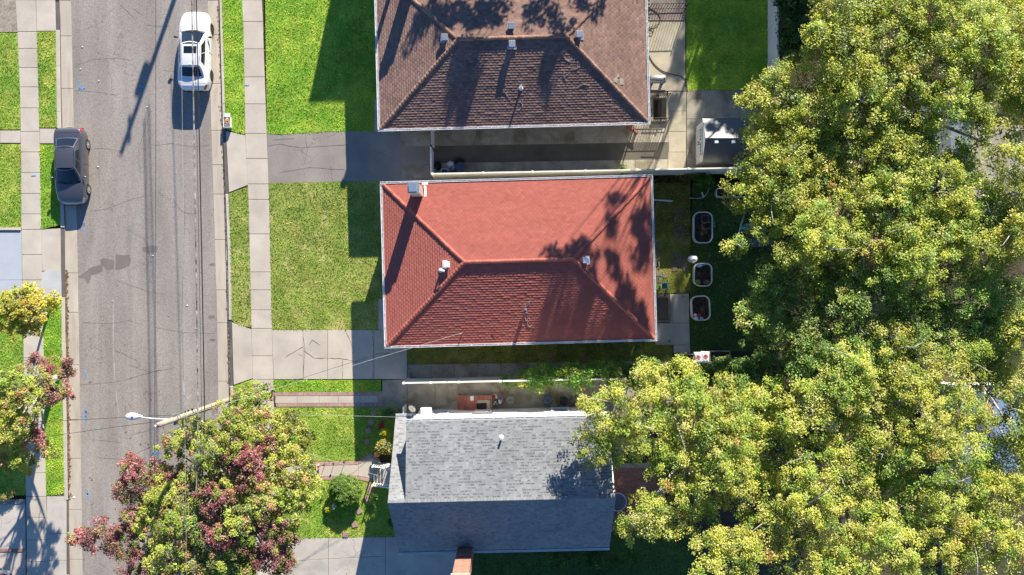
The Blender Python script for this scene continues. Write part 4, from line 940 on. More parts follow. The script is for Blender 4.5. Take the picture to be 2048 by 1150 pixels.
def crown_points(lobes, rng, clump=.42, per=70, dens=1.0, leaf=.17, fill=0.):
    """lobes: (centre, radius, palette). leaves on small sprays spread over each lobe"""
    Cs, Ns, Ss, Ks = [], [], [], []; sprays = []
    for c, r, pal in lobes:
        c = np.array(c); k = max(5, int(dens*7.5*(r/clump)**2*.55)); tint = (1+rng.uniform(-.22,.2))*np.array((rng.uniform(.86,1.08),1.,1.))
        for _ in range(k):
            d = rng.normal(size=3)+SD*.45; d /= np.linalg.norm(d); d[2] = abs(d[2])*1.05-.2
            q = c+d*np.array((r,r,r*.7))*(rng.uniform(.55,1.06) if rng.random() > .16 else rng.uniform(1.05,1.4))
            rc = clump*rng.uniform(.55,1.25); m = int(per*rng.uniform(.5,1.3)*(rc/clump)**1.6)+4
            p = rng.normal(size=(m,3)); p /= np.linalg.norm(p,axis=1,keepdims=True); p *= (rng.random((m,1))**.45)*rc; p[:,2] *= .62
            col = pick(pal, rng)*tint*rng.uniform(.82,1.15)
            Cs.append(q+p); nn = p/rc*.38+np.array((0,0,.62))+SD*.72+d*.12+rng.normal(size=(m,3))*.42; Ns.append(nn)
            Ss.append(leaf*rng.uniform(.65,1.35,m)); Ks.append(np.clip(col*rng.uniform(.72,1.28,(m,1))*(1+rng.normal(size=(m,3))*.05), 0.004, .62)); sprays.append((q, rc))
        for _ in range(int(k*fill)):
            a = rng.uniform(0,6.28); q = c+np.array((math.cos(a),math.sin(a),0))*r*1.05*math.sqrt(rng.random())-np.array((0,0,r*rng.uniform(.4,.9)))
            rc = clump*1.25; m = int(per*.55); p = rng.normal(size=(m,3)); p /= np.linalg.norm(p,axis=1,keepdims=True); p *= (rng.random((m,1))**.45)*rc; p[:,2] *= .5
            Cs.append(q+p); Ns.append(np.array((0,0,.9))+rng.normal(size=(m,3))*.5); Ss.append(leaf*1.5*rng.uniform(.7,1.3,m)); Ks.append(np.clip(pick(pal,rng)*.55*rng.uniform(.75,1.25,(m,1)), .004, .6))  # inner sprays tinted darker: shade of the gaps put into leaf colour
    return np.concatenate(Cs), np.concatenate(Ns), np.concatenate(Ss), np.concatenate(Ks), sprays
def bezier(a, b, c, n=7): return [a*(1-t)**2+b*2*t*(1-t)+c*t*t for t in [i/(n-1) for i in range(n)]]
def tree(name, label, base, lobes, pal, seed, trunk_r=.22, fork=.45, barkmat='bark', clump=.42, per=70, dens=1., leaf=.17, aspect=.5, group=None, cat='tree', bare=3, fill=0.):
    """lobes: (px, py, radius px at that height, height[, palette]); base: ground position in the picture"""
    rng = np.random.default_rng(seed); rs = random.Random(seed); B = P(*base); B.z = -.1
    L_ = []
    for lb in lobes:
        if isinstance(lb[0], Vector): L_.append((tuple(lb[0]), lb[1], pal)); continue
        px, py, rp, h = lb[:4]; c = P(px, py, h); L_.append((tuple(c), rp/S*(CH-h)/CH, lb[4] if len(lb) > 4 else pal))
    t = thing(name, label, cat, B, group)
    C, N_, Sz, K, sprays = crown_points(L_, rng, clump, per, dens, leaf, fill)
    me = leaf_mesh('crown', C-np.array(B), N_, Sz, K, aspect, rng); cr = link('crown', me, 'leaf', t)
    zmean = sum(l[0][2] for l in L_)/len(L_); cx = sum(l[0][0] for l in L_)/len(L_); cy = sum(l[0][1] for l in L_)/len(L_)
    F = Vector((B.x+(cx-B.x)*.25, B.y+(cy-B.y)*.25, zmean*fork))
    top = Vector((B.x+(cx-B.x)*.6, B.y+(cy-B.y)*.6, zmean*.85))
    path = bezier(B, Vector((B.x,B.y,F.z*.5)), F, 6)+bezier(F, (F+top)/2+Vector((rs.uniform(-.3,.3),rs.uniform(-.3,.3),0)), top, 5)[1:]
    m = len(path); part('trunk', MB().tube(path, [trunk_r*(1.25 if i == 0 else 1)*(1-.75*i/(m-1)) for i in range(m)], 9), barkmat, t, smooth=True)
    for c, r, _ in L_:
        e = Vector(c)+Vector((0,0,r*.1)); s0 = F.lerp(top, rs.uniform(0,.7)); mid = (s0+e)/2+Vector((rs.uniform(-.4,.4),rs.uniform(-.4,.4),-.25*r))
        pth = bezier(s0, mid, e, 7); mb = MB().tube(pth, [trunk_r*.42*(1-.82*i/6) for i in range(7)], 6)
        for _ in range(bare):
            k = rs.randint(2,6); d = Vector((rs.uniform(-1,1),rs.uniform(-1,1),rs.uniform(.0,.8))).normalized(); l_ = r*rs.uniform(.6,1.05)
            q = pth[k]; mb.tube([q, q+d*l_*.5+Vector((rs.uniform(-.1,.1),rs.uniform(-.1,.1),.05)), q+d*l_], [trunk_r*.12, trunk_r*.08, .008], 5)
        if barkmat == 'pale_bark' and trunk_r > .25:
            for _ in range(1 if rs.random() < .35 else 0):
                a = rs.uniform(0,6.28); q = Vector(c)+Vector((math.cos(a),math.sin(a),0))*r*.75+Vector((0,0,r*.35)); d = Vector((math.cos(a+.8),math.sin(a+.8),.15)); l_ = r*rs.uniform(.5,.9)
                mb.tube([q-d*l_*.6-Vector((0,0,.2)), q, q+d*l_*.5+Vector((rs.uniform(-.15,.15),rs.uniform(-.15,.15),.05)), q+d*l_], [.028,.024,.016,.006], 5)
        part('branch', mb, barkmat, t, smooth=True)
    return t
def bush(name, label, c, r, pal, seed, leaf=.07, per=60, clump=.18, dens=1.2, cat='shrub', group=None, aspect=.55, blobs=None):
    """a low shrub; c ground position (world), r (rx, ry, rz)"""
    rng = np.random.default_rng(seed); c = Vector(c); t = thing(name, label, cat, (c.x,c.y,0), group)
    L_ = []
    for _ in range(blobs or max(3, int(r[0]*r[1]*10))):
        a = rng.uniform(0,6.28); q = math.sqrt(rng.random())*.62
        L_.append(((c.x+math.cos(a)*q*r[0], c.y+math.sin(a)*q*r[1], r[2]*rng.uniform(.45,.7)), min(r[0],r[1],r[2]*1.2)*rng.uniform(.42,.6), pal))
    C, N_, Sz, K, _ = crown_points(L_, rng, clump, per, dens, leaf)
    C[:,2] = np.maximum(C[:,2], .02)
    link('foliage', leaf_mesh('foliage', C-np.array((c.x,c.y,0)), N_, Sz, K, aspect, rng), 'leaf', t)
    mb = MB()
    for l in L_[:6]: mb.tube([(c.x,c.y,-.05), ((c.x+l[0][0])/2,(c.y+l[0][1])/2,l[0][2]*.4), l[0]], [.025,.018,.008], 5)
    part('stem', mb, 'bark', t)
    return t

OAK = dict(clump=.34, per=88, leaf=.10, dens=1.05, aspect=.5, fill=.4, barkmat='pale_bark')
def lob(tab, z, dz=1.2, seed=0, pal=None):
    rs = random.Random(seed); return [(a, b, r*.95, z+rs.uniform(-dz,dz)) + (() if pal is None else (pal,)) for a, b, r in tab]
tree('oak_tree', 'tall yellow-green oak filling the top right corner of the picture', (1690,250), lob([(1640,150,62),(1700,110,66),(1720,205,66),(1615,235,56),(1790,60,74),(1800,170,72),(1880,110,80),(1960,80,80),(2030,60,80),(2000,175,72),(1905,205,56),(1745,25,48),(1690,60,42),(2045,235,42),(1850,235,46),(1680,8,46),(1740,-30,50),(1640,70,34),(1860,20,60),(1950,-10,60),(1770,250,50),(1960,250,44),(2040,320,40),(1830,290,44),(1690,270,46),(2060,150,50)], 11.5, .6, 1), 'oak', 101, .34, **OAK)
tree('oak_tree', 'green oak behind the white shed, leaning over the fence corner', (1470,345), lob([(1550,165,36),(1515,205,34),(1530,255,38),(1570,240,52),(1522,300,30),(1600,300,62),(1560,345,56),(1496,382,44),(1570,400,56),(1640,360,62),(1495,335,18),(1660,285,50),(1470,490,22),(1540,450,44)], 10.7, .6, 2), 'oak', 102, .28, **OAK)
tree('oak_tree', 'broad oak in the middle of the right-hand side, with one rust-orange spray', (1700,440), lob([(1720,330,64),(1790,325,56),(1690,415,62),(1785,425,72),(1870,375,72),(1925,330,44),(1960,405,64),(2030,385,46),(1880,480,70),(1975,500,72),(2045,480,56),(1720,505,56),(1640,470,58),(1600,520,46),(1820,490,60),(1940,450,50),(2060,430,50),(1830,540,50),(1760,555,40)], 11.2, .6, 3)+[(1750,500,22,11.6,'maplered')], 'oak', 103, .32, **OAK)
tree('oak_tree', 'shaded dark green oak with bare pale boughs, beyond the planters', (1650,600), lob([(1508,640,38),(1555,600,50),(1545,560,40),(1560,675,48),(1640,590,56),(1625,655,46),(1700,600,52),(1710,655,44),(1790,575,46),(1850,600,56),(1950,600,64),(2030,600,56),(1900,655,48),(1990,665,46),(1790,650,40),(1740,700,44),(1830,690,44),(1650,710,46),(1620,725,40),(1520,590,26),(1680,540,46)], 10.3, .5, 4, 'oakdark'), 'oakdark', 104, .30, bare=6, **{**OAK, 'dens': 1.0})
tree('oak_tree', 'golden-yellow oak overhanging the back of the grey shingle house', (1370,855), [(1215,830,50,8.2),(1190,895,40,8.),(1240,890,46,8.2)]+lob([(1300,785,50),(1365,760,44),(1300,860,56),(1380,830,62),(1350,930,62),(1440,865,72),(1510,825,54),(1535,895,64),(1450,950,72),(1375,1000,54),(1300,1035,46),(1262,1050,30),(1355,1045,40),(1520,985,72),(1545,790,34),(1470,790,40)], 10., .7, 5), 'oakgold', 105, .32, **{**OAK, 'fill': .22, 'dens': .95})
tree('oak_tree', 'golden oak right of the house roofs, with gaps down to dark shrubs', (1640,740), lob([(1700,740,52),(1680,795,46),(1740,800,46),(1785,735,40),(1700,870,54),(1645,850,36),(1765,880,56),(1825,780,54),(1885,740,52),(1855,850,72),(1920,820,46),(1840,930,72),(1925,900,52),(1690,930,40),(1620,800,44),(1590,850,36),(1960,850,36),(1780,680,40)], 11., .6, 6), 'oakgold', 106, .32, **{**OAK, 'fill': .22, 'dens': .95})
tree('oak_tree', 'large yellow oak along the bottom right edge of the picture', (1610,920), lob([(1635,930,54),(1700,955,62),(1615,1005,64),(1550,1060,54),(1480,1110,52),(1435,1085,36),(1600,1110,64),(1700,1050,72),(1785,1000,70),(1865,1010,62),(1930,970,44),(1995,1000,50),(2035,985,36),(1780,1100,72),(1880,1090,72),(1975,1080,62),(2035,1105,44),(1680,1130,54),(1420,1140,40)], 11., .6, 7), 'oakgold', 107, .34, **{**OAK, 'fill': .22, 'dens': .95})
tree('oak_tree', 'dark green oak at the right edge, above glimpses of a pale roof', (1840,660), lob([(2015,720,44),(2045,790,36),(1985,690,44),(2040,650,44),(1960,740,36),(2050,900,34),(2055,850,40),(2000,770,40),(1940,700,44),(1990,900,36),(2050,960,40),(1970,960,36)], 10., 1., 8), 'oak', 108, .26, **OAK)
# trees beyond the top edge: they throw the dappled shade over the brown roof, the red roof and the back lawn
def shade(tab, h, dh=1., seed=0):
    """lobes whose shadows fall on the given spots (px, py, surface height, radius px)"""
    rs = random.Random(seed); out = []
    for px, py, hs, r in tab:
        z = h+rs.uniform(-dh,dh); out.append((P(px,py,hs)+sdir*((z-hs)/sdir.z), r/S))
    return out
def under(lobes, dx=0, dy=0): c = sum((l[0] for l in lobes), Vector())/len(lobes); return (1024+c.x*S+dx, 575-c.y*S+dy)
FAR = dict(clump=.45, per=30, leaf=.24, bare=0)
L1 = shade([(850,25,3.8,26),(905,15,4,40),(950,30,4.2,24),(985,10,4,36),(1085,14,4,34),(1130,30,4.2,22),(925,150,3.8,16),(930,190,3.4,14),(1095,140,3.8,13),(1185,5,3.8,24)], 9.5, .8, 1)
tree('street_tree', 'tall tree beyond the top edge whose shade dapples the brown roof', under(L1), L1, 'oak', 109, .16, dens=.8, **FAR)
L2 = shade([(1242,378,3.6,13),(1236,425,3.9,15),(1118,502,4.3,17),(1160,490,4.4,13),(1190,520,4.3,18),(1200,560,4.2,22),(1235,500,4.,20),(1262,560,3.8,24),(1280,500,3.5,18),(1292,440,3.3,16),(1250,620,3.7,28),(1290,620,3.4,24),(1115,600,4.,18),(1105,650,3.5,22),(1140,640,3.6,20),(1190,640,3.6,18),(1290,675,3.2,20),(1175,470,4.4,10)], 13., 1.2, 2)
tree('street_tree', 'taller tree beyond the top edge whose shade streaks the red roof', under(L2, 75, -30), L2, 'oak', 110, .13, dens=1.0, **FAR)
L3 = shade([(1425,10,0,48),(1500,40,0,50),(1435,70,0,42),(1490,110,0,40),(1430,140,0,34),(1520,150,0,36),(1470,-50,0,60),(1400,-20,0,36),(1470,165,0,30),(1410,205,0,18),(1450,215,0,26),(1530,90,0,40),(1365,90,0,10),(1352,150,0,12),(1345,215,0,8),(1440,255,1.5,22),(1475,265,1.8,30),(1390,290,0,14)], 10., 1., 3)
tree('street_tree', 'wide tree beyond the top edge whose shade covers the back lawn', under(L3, 30), L3, 'oak', 111, .34, dens=1.25, fill=.5, **FAR)
L4 = shade([(1430,400,0,52),(1480,470,0,55),(1440,520,0,50),(1500,400,0,52),(1500,560,0,56),(1440,600,0,46),(1510,640,0,50),(1410,640,0,30),(1450,690,0,44),(1545,480,0,50),(1355,440,0,10),(1340,665,0,24),(1362,615,0,22),(1368,670,0,22),(1330,690,0,22),(1320,620,0,14),(1410,460,0,30),(1530,710,0,40),(1290,715,0,30),(1370,700,0,20),(1200,720,0,26)], 12., 1.2, 4)
tree('street_tree', 'dense tree beyond the top edge whose shade darkens the planter yard', under(L4, 30, -20), L4, 'oak', 112, .36, dens=1.3, fill=.5, **FAR)

G_, R_ = 'maple', 'maplered'
MAP = dict(clump=.26, per=84, leaf=.085, aspect=.75)
tree('maple_tree', 'large maple turning crimson and green over the street and kerb', (488,925), [
 (385,868,38,5.0,G_),(445,850,36,5.0,G_),(508,806,38,4.8,G_),(470,865,48,7.,G_),(540,860,46,6.2,G_),(590,875,32,5.2,G_),(560,935,50,6.6,G_),(600,965,38,5.4,G_),(480,925,40,7.4,R_),(430,905,36,7.4,G_),
 (410,960,36,6.,G_),(335,1005,44,6.2,G_),(262,945,30,5.6,R_),(295,960,34,5.8,R_),(245,985,22,5.4,R_),(430,1005,44,7.4,R_),(520,1005,50,7.,G_),(500,960,30,7.4,R_),(570,1030,42,5.8,G_),(375,1050,48,7.,G_),(440,1075,40,7.2,R_),(445,1110,44,6.8,G_),(515,1080,46,6.6,R_),
 (305,1055,36,6.,G_),(205,1075,34,5.2,R_),(158,1078,22,5.,R_),(250,1085,34,5.6,R_),(335,1110,50,6.6,G_),(390,1140,46,6.6,G_),(285,1135,40,6.,R_),(545,1115,44,5.8,R_),(480,1145,44,6.2,G_),(615,925,16,5.,G_),(345,955,26,5.6,G_),(530,900,26,6.8,R_),(420,1165,50,6.2,G_),(480,1040,36,7.4,G_),(300,1010,30,5.8,G_),(265,1045,28,5.6,R_),(330,965,28,5.8,R_),(350,900,28,6.,G_),(455,985,30,7.2,G_),(555,1075,36,6.,G_)], G_, 201, .26, dens=.8, bare=3, fill=.12, **MAP)
tree('maple_tree', 'smaller maple with dark red tips over the left-hand sidewalk', (113,756), [
 (75,735,26,4.6,R_),(112,738,26,4.6,R_),(135,752,16,4.4,R_),(92,770,26,5.2,G_),(30,765,34,5.6,G_),(55,800,36,5.8,G_),(105,795,26,5.2,R_),(128,790,18,4.6,R_),(15,815,34,5.6,G_),(35,855,36,5.6,G_),(70,880,24,5.2,R_),(20,905,32,5.,G_),(85,905,22,4.4,G_),(65,930,18,4.2,G_),(-20,850,50,5.6,G_),(-20,780,40,5.4,G_),(-25,930,40,5.,G_)], G_, 202, .20, barkmat='pale_bark', dens=.72, bare=3, **MAP)
tree('yellow_tree', 'small yellow-leaved tree on the verge beside the painted driveway', (97,627), [
 (52,598,28,4.2),(85,602,24,4.0),(30,622,30,4.4),(62,622,30,4.6),(18,605,22,4.0),(60,648,26,4.2),(35,655,24,4.2),(105,612,14,3.6),(12,640,26,4.1),(-8,625,22,4.)], 'yellow', 203, .09, barkmat='pale_bark', clump=.24, per=50, leaf=.105, aspect=.7, dens=.85, bare=1)
# hedges, creepers and shrubs
def hedge(name, label, px0, py0, px1, py1, wd, hg, pal, seed, n=None, leaf=.11, dens=1., cat='hedge', per=50):
    rng = np.random.default_rng(seed); a, b = P(px0,py0), P(px1,py1); L_ = []
    n = n or int((b-a).length/.55)
    for i in range(n):
        p_ = a.lerp(b, (i+.5)/n)
        for _ in range(max(1,int(wd/.8))):
            L_.append(((p_.x+rng.uniform(-.5,.5)*wd*.6, p_.y+rng.uniform(-.5,.5)*wd*.6, hg*rng.uniform(.55,.86)), .62*rng.uniform(.7,1.2)*min(1,wd), pal))
    t = thing(name, label, cat, ((a+b)/2).to_tuple()); o_ = np.array(((a+b)/2).to_tuple())
    C, N_, Sz, K, _ = crown_points(L_, rng, .3, per, dens, leaf); C[:,2] = np.maximum(C[:,2], .03)
    link('foliage', leaf_mesh('foliage', C-o_, N_, Sz, K, .5, rng), 'leaf', t)
    mb = MB()
    for l in L_[::2]: mb.tube([(l[0][0],l[0][1],-.1),(l[0][0]+.05,l[0][1],l[0][2]*.5),l[0]], [.05,.04,.015], 6)
    part('stem', mb, 'bark', t)
    return t
hedge('evergreen_hedge', 'tall dark evergreen hedge behind the white back fence', 1568,-150, 1572,140, 3.3, 4.4, 'ever', 301, 18, .12, 1.1)
hedge('creeper', 'green creeper sprawling over the low white panel fence', 1060,750, 1250,741, .85, 2.75, 'vine', 302, 24, .12, 1.7, 'creeper', 40)
hedge('creeper', 'straggling tail of yellowing creeper at the open end of the fence', 1005,753, 1075,750, .7, 2.3, 'vine', 312, 6, .12, .8, 'creeper', 36)
hedge('shrub_row', 'dense dark shrubs between the fence and the raised beds', 1250,742, 1480,745, 2.0, 3.0, 'shrub', 303, 14, .14, 1.1, 'shrubs')
hedge('shrub_row', 'shadowy shrubs under the oaks right of the raised beds', 1490,735, 1720,730, 2.2, 2.8, 'shrub', 304, 10, .14, .8, 'shrubs')
hedge('shrub_row', 'dark undergrowth below the golden oaks, deep in shade', 1560,790, 1640,900, 2., 2.2, 'ever', 305, 7, .14, .7, 'shrubs')
hedge('shrub_row', 'dark shrub bed along the far edge of the shaded yard', 1090,1095, 1260,1100, 1.3, 1.8, 'ever', 306, 8, .12, .8, 'shrubs')
hedge('shrub_row', 'green scrub beneath the right-hand oaks', 1690,560, 1900,700, 2.4, 3., 'ever', 307, 12, .15, .7, 'shrubs')
hedge('shrub_row', 'bushy growth in the gap beneath the upper oaks', 1720,260, 1850,330, 2.4, 4., 'shrub', 308, 10, .15, .7, 'shrubs')
bush('leafy_bush', 'leafy bush against the white fence behind the red roof', P(1400,362), (.75,.6,1.5), 'shrub', 401, .10, 60, .25)
bush('fence_weed', 'bright green weed growing over the white fence by the red roof corner', P(1243,350), (.42,.3,1.9), 'vine', 402, .10, 40, .2)
bush('dry_bush', 'brown dying bush beside the leafy one at the fence', P(1372,352), (.7,.4,.9), 'brown', 403, .07, 45, .2, dens=.7)
bush('topiary_bush', 'clipped round green bush on the front lawn of the grey house', P(694,980), (.74,.76,.95), 'topi', 404, .06, 170, .16, dens=2.6, blobs=60, cat='bush')
bush('golden_shrub', 'golden-leaved shrub by the corner of the grey house', P(770,886), (.55,.75,1.25), 'golden', 405, .09, 50, .2, dens=.9)
bush('foundation_shrub', 'dim green shrub where the brick walk meets the grey house', P(775,822), (.6,.55,1.0), 'shrub', 406, .09, 40, .2, dens=.8)
bush('foundation_shrub', 'dark spindly shrub at the shaded far corner of the grey house', P(785,1050), (.45,.7,.9), 'ever', 407, .08, 40, .2, dens=.7)
bush('foundation_shrub', 'small bright shrub between pumpkin and stepping stones', P(748,992), (.28,.42,.5), 'vine', 408, .08, 26, .15, dens=.7)
bush('border_plant', 'orange and brown border plants by the lower left driveway', P(30,990), (.9,.4,.5), 'golden', 409, .08, 40, .2, dens=.8)
bush('mum_plant', 'round yellow chrysanthemum in a pot beside the golden shrub', P(775,862), (.27,.27,1.15), 'mum', 410, .06, 90, .12, dens=2.2, cat='flower pot')
bush('mum_plant', 'red flowering pot in the shade left of the yellow one', P(762,850), (.22,.22,.4), 'scarlet', 411, .05, 60, .1, dens=1.5, cat='flower pot')
bush('mum_plant', 'round yellow chrysanthemum on the lawn below the clipped bush', P(660,1013), (.22,.22,.5), 'mum', 412, .06, 90, .12, dens=2.2, cat='flower pot')
bush('red_flowers', 'clump of scarlet flowers at the street end of the grey house walk', P(628,935), (.32,.32,.45), 'scarlet', 413, .07, 50, .15, dens=1.1, cat='flowers')
# ---------------------------------------------------------------- cars
def catmull(tab, n):
    tab = np.array(tab, float); out = []; m = len(tab)
    for i in range(m-1):
        p0, p1, p2, p3 = tab[max(i-1,0)], tab[i], tab[i+1], tab[min(i+2,m-1)]
        for k in range(n):
            t = k/n; out.append(.5*((2*p1)+(-p0+p2)*t+(2*p0-5*p1+4*p2-p3)*t*t+(-p0+3*p1-3*p2+p3)*t**3))
    out.append(tab[-1]); return np.array(out)
def sedan(name, label, loc, rz, paint, rim, sunroof=False, scale=1.0):
    t = thing(name, label, 'car', loc, rz=rz)
    st = catmull([(-2.34,.50,.40,.66,.70),(-2.30,.67,.30,.86,.90),(-2.18,.79,.24,1.0,1.03),(-1.9,.885,.21,1.03,1.075),(-1.5,.905,.19,1.02,1.085),(-1.0,.91,.18,.99,1.05),(-.3,.91,.18,.965,1.0),(.4,.91,.18,.95,.985),(.95,.905,.18,.93,1.0),(1.4,.90,.19,.885,.965),(1.85,.85,.21,.80,.885),(2.13,.75,.24,.71,.785),(2.28,.58,.30,.63,.675),(2.34,.38,.38,.56,.585)], 4)
    def sect(s_):
        y, hw, zb, zs, zc = s_; mid = .5*(zb+zs)
        h = [(hw*.90,zb), (hw*.985,zb+.10), (hw,mid), (hw*.992,zs-.14), (hw*.965,zs-.04), (hw*.90,zs+.005), (hw*.72,zs+(zc-zs)*.55), (hw*.40,zs+(zc-zs)*.9), (0,zc)]
        return [(x,y,z) for x, z in h]+[(-x,y,z) for x, z in h[-2::-1]]
    rows = [sect(s_) for s_ in st]; k = len(rows[0]); mb = MB()
    vs = [p for r in rows for p in r]; fs = [(j*k+i, j*k+i+1, (j+1)*k+i+1, (j+1)*k+i) for j in range(len(rows)-1) for i in range(k-1)]
    fs += [tuple(range(k)), tuple(range((len(rows)-1)*k, len(rows)*k))[::-1]] + [(j*k+k-1, j*k, (j+1)*k, (j+1)*k+k-1) for j in range(len(rows)-1)]
    mb.add(vs, fs)
    body = part('body', mb, paint, t, smooth=True, local=True)
    # cut real wheel arches
    cut = MB()
    for wy in (-1.36,1.40):
        cut.lathe([(.365,-1.2),(.365,1.2)], n=24, M=Matrix.Translation((0,wy,.31)) @ Matrix.Rotation(R(90),4,'Y'))
    co = link('cut', cut.mesh('cut')); md = body.modifiers.new('cut','BOOLEAN'); md.object = co; md.operation = 'DIFFERENCE'; md.solver = 'EXACT'
    co.parent = t
    bpy.context.view_layer.update(); dg = bpy.context.evaluated_depsgraph_get()
    nm = bpy.data.meshes.new_from_object(body.evaluated_get(dg)); body.modifiers.clear()
    if len(nm.polygons) > 100: body.data = nm
    bpy.data.objects.remove(co)
    part('wheel_well', MB().box((0,-1.36,.42),(1.55,.7,.5)).box((0,1.40,.42),(1.55,.7,.5)), 'car_trim', t, local=True)
    # cabin: four curved patches and a roof
    def patch(c, n=8, m=8, bu=0., bv=0., nrm=(0,0,1)):
        a, b, d, e = [np.array(x, float) for x in c]; nv = np.array(nrm, float)
        return lambda u, v: (a*(1-u)+b*u)*(1-v)+(e*(1-u)+d*u)*v + nv*(bu*4*u*(1-u)+bv*4*v*(1-v))
    FB, FT, RT, RB = (.74,.98,.965), (.555,.20,1.405), (.54,-1.02,1.395), (.70,-1.62,1.07)
    BF, BR = (.865,.82,.945), (.86,-1.30,1.0)
    mir = lambda p: (-p[0],p[1],p[2])
    patches = {'windshield': (patch((mir(FB),FB,FT,mir(FT)), bu=.16, nrm=(0,.75,.35)), 1), 'rear_window': (patch((RB,mir(RB),mir(RT),RT), bu=.09, nrm=(0,-.7,.5)), 1),
               'roof': (patch((mir(FT),FT,RT,mir(RT)), bu=.035, bv=.03), 1),
               'right': (patch((FB,RB,RT,FT), bv=.05, bu=.03, nrm=(1,0,.3)), 1), 'left': (patch((mir(RB),mir(FB),mir(FT),mir(RT)), bv=.05, bu=.03, nrm=(-1,0,.3)), 1)}
    def grid_mesh(f, u0=0, u1=1, v0=0, v1=1, n=10, off=0.):
        mb = MB(); vs = []
        for j in range(n+1):
            for i in range(n+1):
                u, v = u0+(u1-u0)*i/n, v0+(v1-v0)*j/n; p = f(u,v)
                if off:
                    e_ = 1e-3; du = f(u+e_,v)-p; dv = f(u,v+e_)-p; nn = np.cross(du,dv); nn /= np.linalg.norm(nn)+1e-12; nn = nn*(1 if np.dot(nn, p-np.array((0,-.35,.9))) > 0 else -1); p = p+nn*off
                vs.append(tuple(p))
        return mb.add(vs, [(j*(n+1)+i, j*(n+1)+i+1, (j+1)*(n+1)+i+1, (j+1)*(n+1)+i) for j in range(n) for i in range(n)])
    cab = MB()
    for nm_, (f, _) in patches.items():
        g = grid_mesh(f); cab.add(g.v, g.f)
    cabin = part('cabin', cab, paint, t, smooth=True, local=True)
    part('windshield', grid_mesh(patches['windshield'][0], .045, .955, .06, .93, off=.007), 'glass', t, smooth=True, local=True)
    part('rear_window', grid_mesh(patches['rear_window'][0], .06, .94, .10, .90, off=.007), 'glass', t, smooth=True, local=True)
    for sd in ('right','left'):
        f = patches[sd][0]
        for a, b in ((.10,.43),(.455,.78)) if sd == 'right' else ((.22,.545),(.57,.90)):
            part('side_window', grid_mesh(f, a, b, .16, .88, n=6, off=.008), 'glass', t, smooth=True, local=True)
    part('cowl', grid_mesh(patches['windshield'][0], .03, .97, -.05, .07, off=.005), 'car_trim', t, smooth=True, local=True)
    for u0 in (.2,.55):
        f = patches['windshield'][0]; part('wiper', MB().tube([tuple(f(u0+.28*i/4, .05+.10*i/4)+np.array((0,.012,.016))) for i in range(5)], .009, 5), 'car_trim', t, local=True)
    if sunroof: part('sunroof', grid_mesh(patches['roof'][0], .16, .84, .10, .44, off=.007), 'glass', t, smooth=True, local=True)
    def skin(name_, y0, y1, i0, i1, mat, off=.006, both=True):
        """a lamp or trim piece that follows the body skin"""
        js = [j for j in range(len(st)) if y0-1e-6 <= st[j][0] <= y1+1e-6]
        for sg in ((1,-1) if both else (1,)):
            m_ = MB(); vs = []
            for j in js:
                for i in range(i0, i1+1):
                    x, y, z = rows[j][i]; vs.append((sg*(x*1.0+off*2*(1 if x > .3 else 0)), y+off*2*(1 if y > 0 else -1), z+off))
            w = i1-i0+1; fs = [(a*w+b, a*w+b+1, (a+1)*w+b+1, (a+1)*w+b) for a in range(len(js)-1) for b in range(w-1)]
            part(name_, m_.add(vs, fs if sg > 0 else [q[::-1] for q in fs]), mat, t, smooth=True, local=True)
    skin('tail_lamp', -2.31, -2.02, 3, 5, 'lamp_red'); skin('headlamp', 1.93, 2.25, 3, 5, 'lamp_clear')
    for ys in (-1.98, 1.05):
        j = min(range(len(st)), key=lambda q: abs(st[q][0]-ys)); part('panel_seam', MB().tube([(x,y,z+.001) for x, y, z in rows[j][5:12]], .006, 5), 'car_trim', t, local=True)
    for sg in (-1,1): part('panel_seam', MB().tube([(sg*rows[j][5][0]*.93,rows[j][5][1],rows[j][5][2]+.012) for j in range(len(st)) if 1.05 <= st[j][0] <= 2.2], .006, 5), 'car_trim', t, local=True)
    part('number_plate', MB().box((0,-2.355,.78),(.42,.02,.14)), 'white_paint', t, local=True)
    part('rear_bumper', MB().box((0,-2.30,.44),(1.35,.12,.12), bev=.04), 'car_trim', t, local=True); part('grille', MB().box((0,2.33,.47),(.9,.08,.16), bev=.03), 'car_trim', t, local=True)
    for sg in (-1,1):
        part('mirror', MB().blob((sg*1.01,.72,1.02),(.12,.06,.08),10,6,0).tube([(sg*.86,.70,.97),(sg*.97,.72,1.0)],.025,6), 'car_trim' if paint == 'car_white' else paint, t, smooth=True, local=True)
        for y in (-.62,.28): part('door_handle', MB().box((sg*.915,y,.84),(.03,.17,.03), bev=.01), paint if paint != 'car_white' else 'white_metal', t, local=True)
        for y in (-.12,): part('door_seam', MB().box((sg*.909,y,.6),(.012,.012,.62)), 'car_trim', t, local=True)
        for wy in (-1.36,1.40):
            M_ = Matrix.Translation((sg*.80,wy,.31)) @ Matrix.Rotation(R(90)*sg,4,'Y')
            w = part('wheel', MB().lathe([(.2,-.10),(.29,-.105),(.318,-.08),(.322,.06),(.30,.10),(.235,.105),(.22,.085),(.2,.07)], n=28, M=M_), 'black_rubber', t, smooth=True, local=True)
            rm = MB().lathe([(.225,.06),(.225,.095),(.205,.10),(.2,.055),(.05,.06),(.03,.09),(.0,.09)], n=24, M=M_)
            part('rim_dish', MB().lathe([(.21,.03),(.21,.05),(.0,.052)], n=20, M=M_), 'car_trim', w, local=True)
            for s_ in range(7):
                a = 2*math.pi*s_/7; rm.box((0,0,0),(.17,.05,.03), M=M_ @ Matrix.Rotation(a,4,'Z') @ Matrix.Translation((.12,0,.085)))
            part('rim', rm, rim, w, local=True)
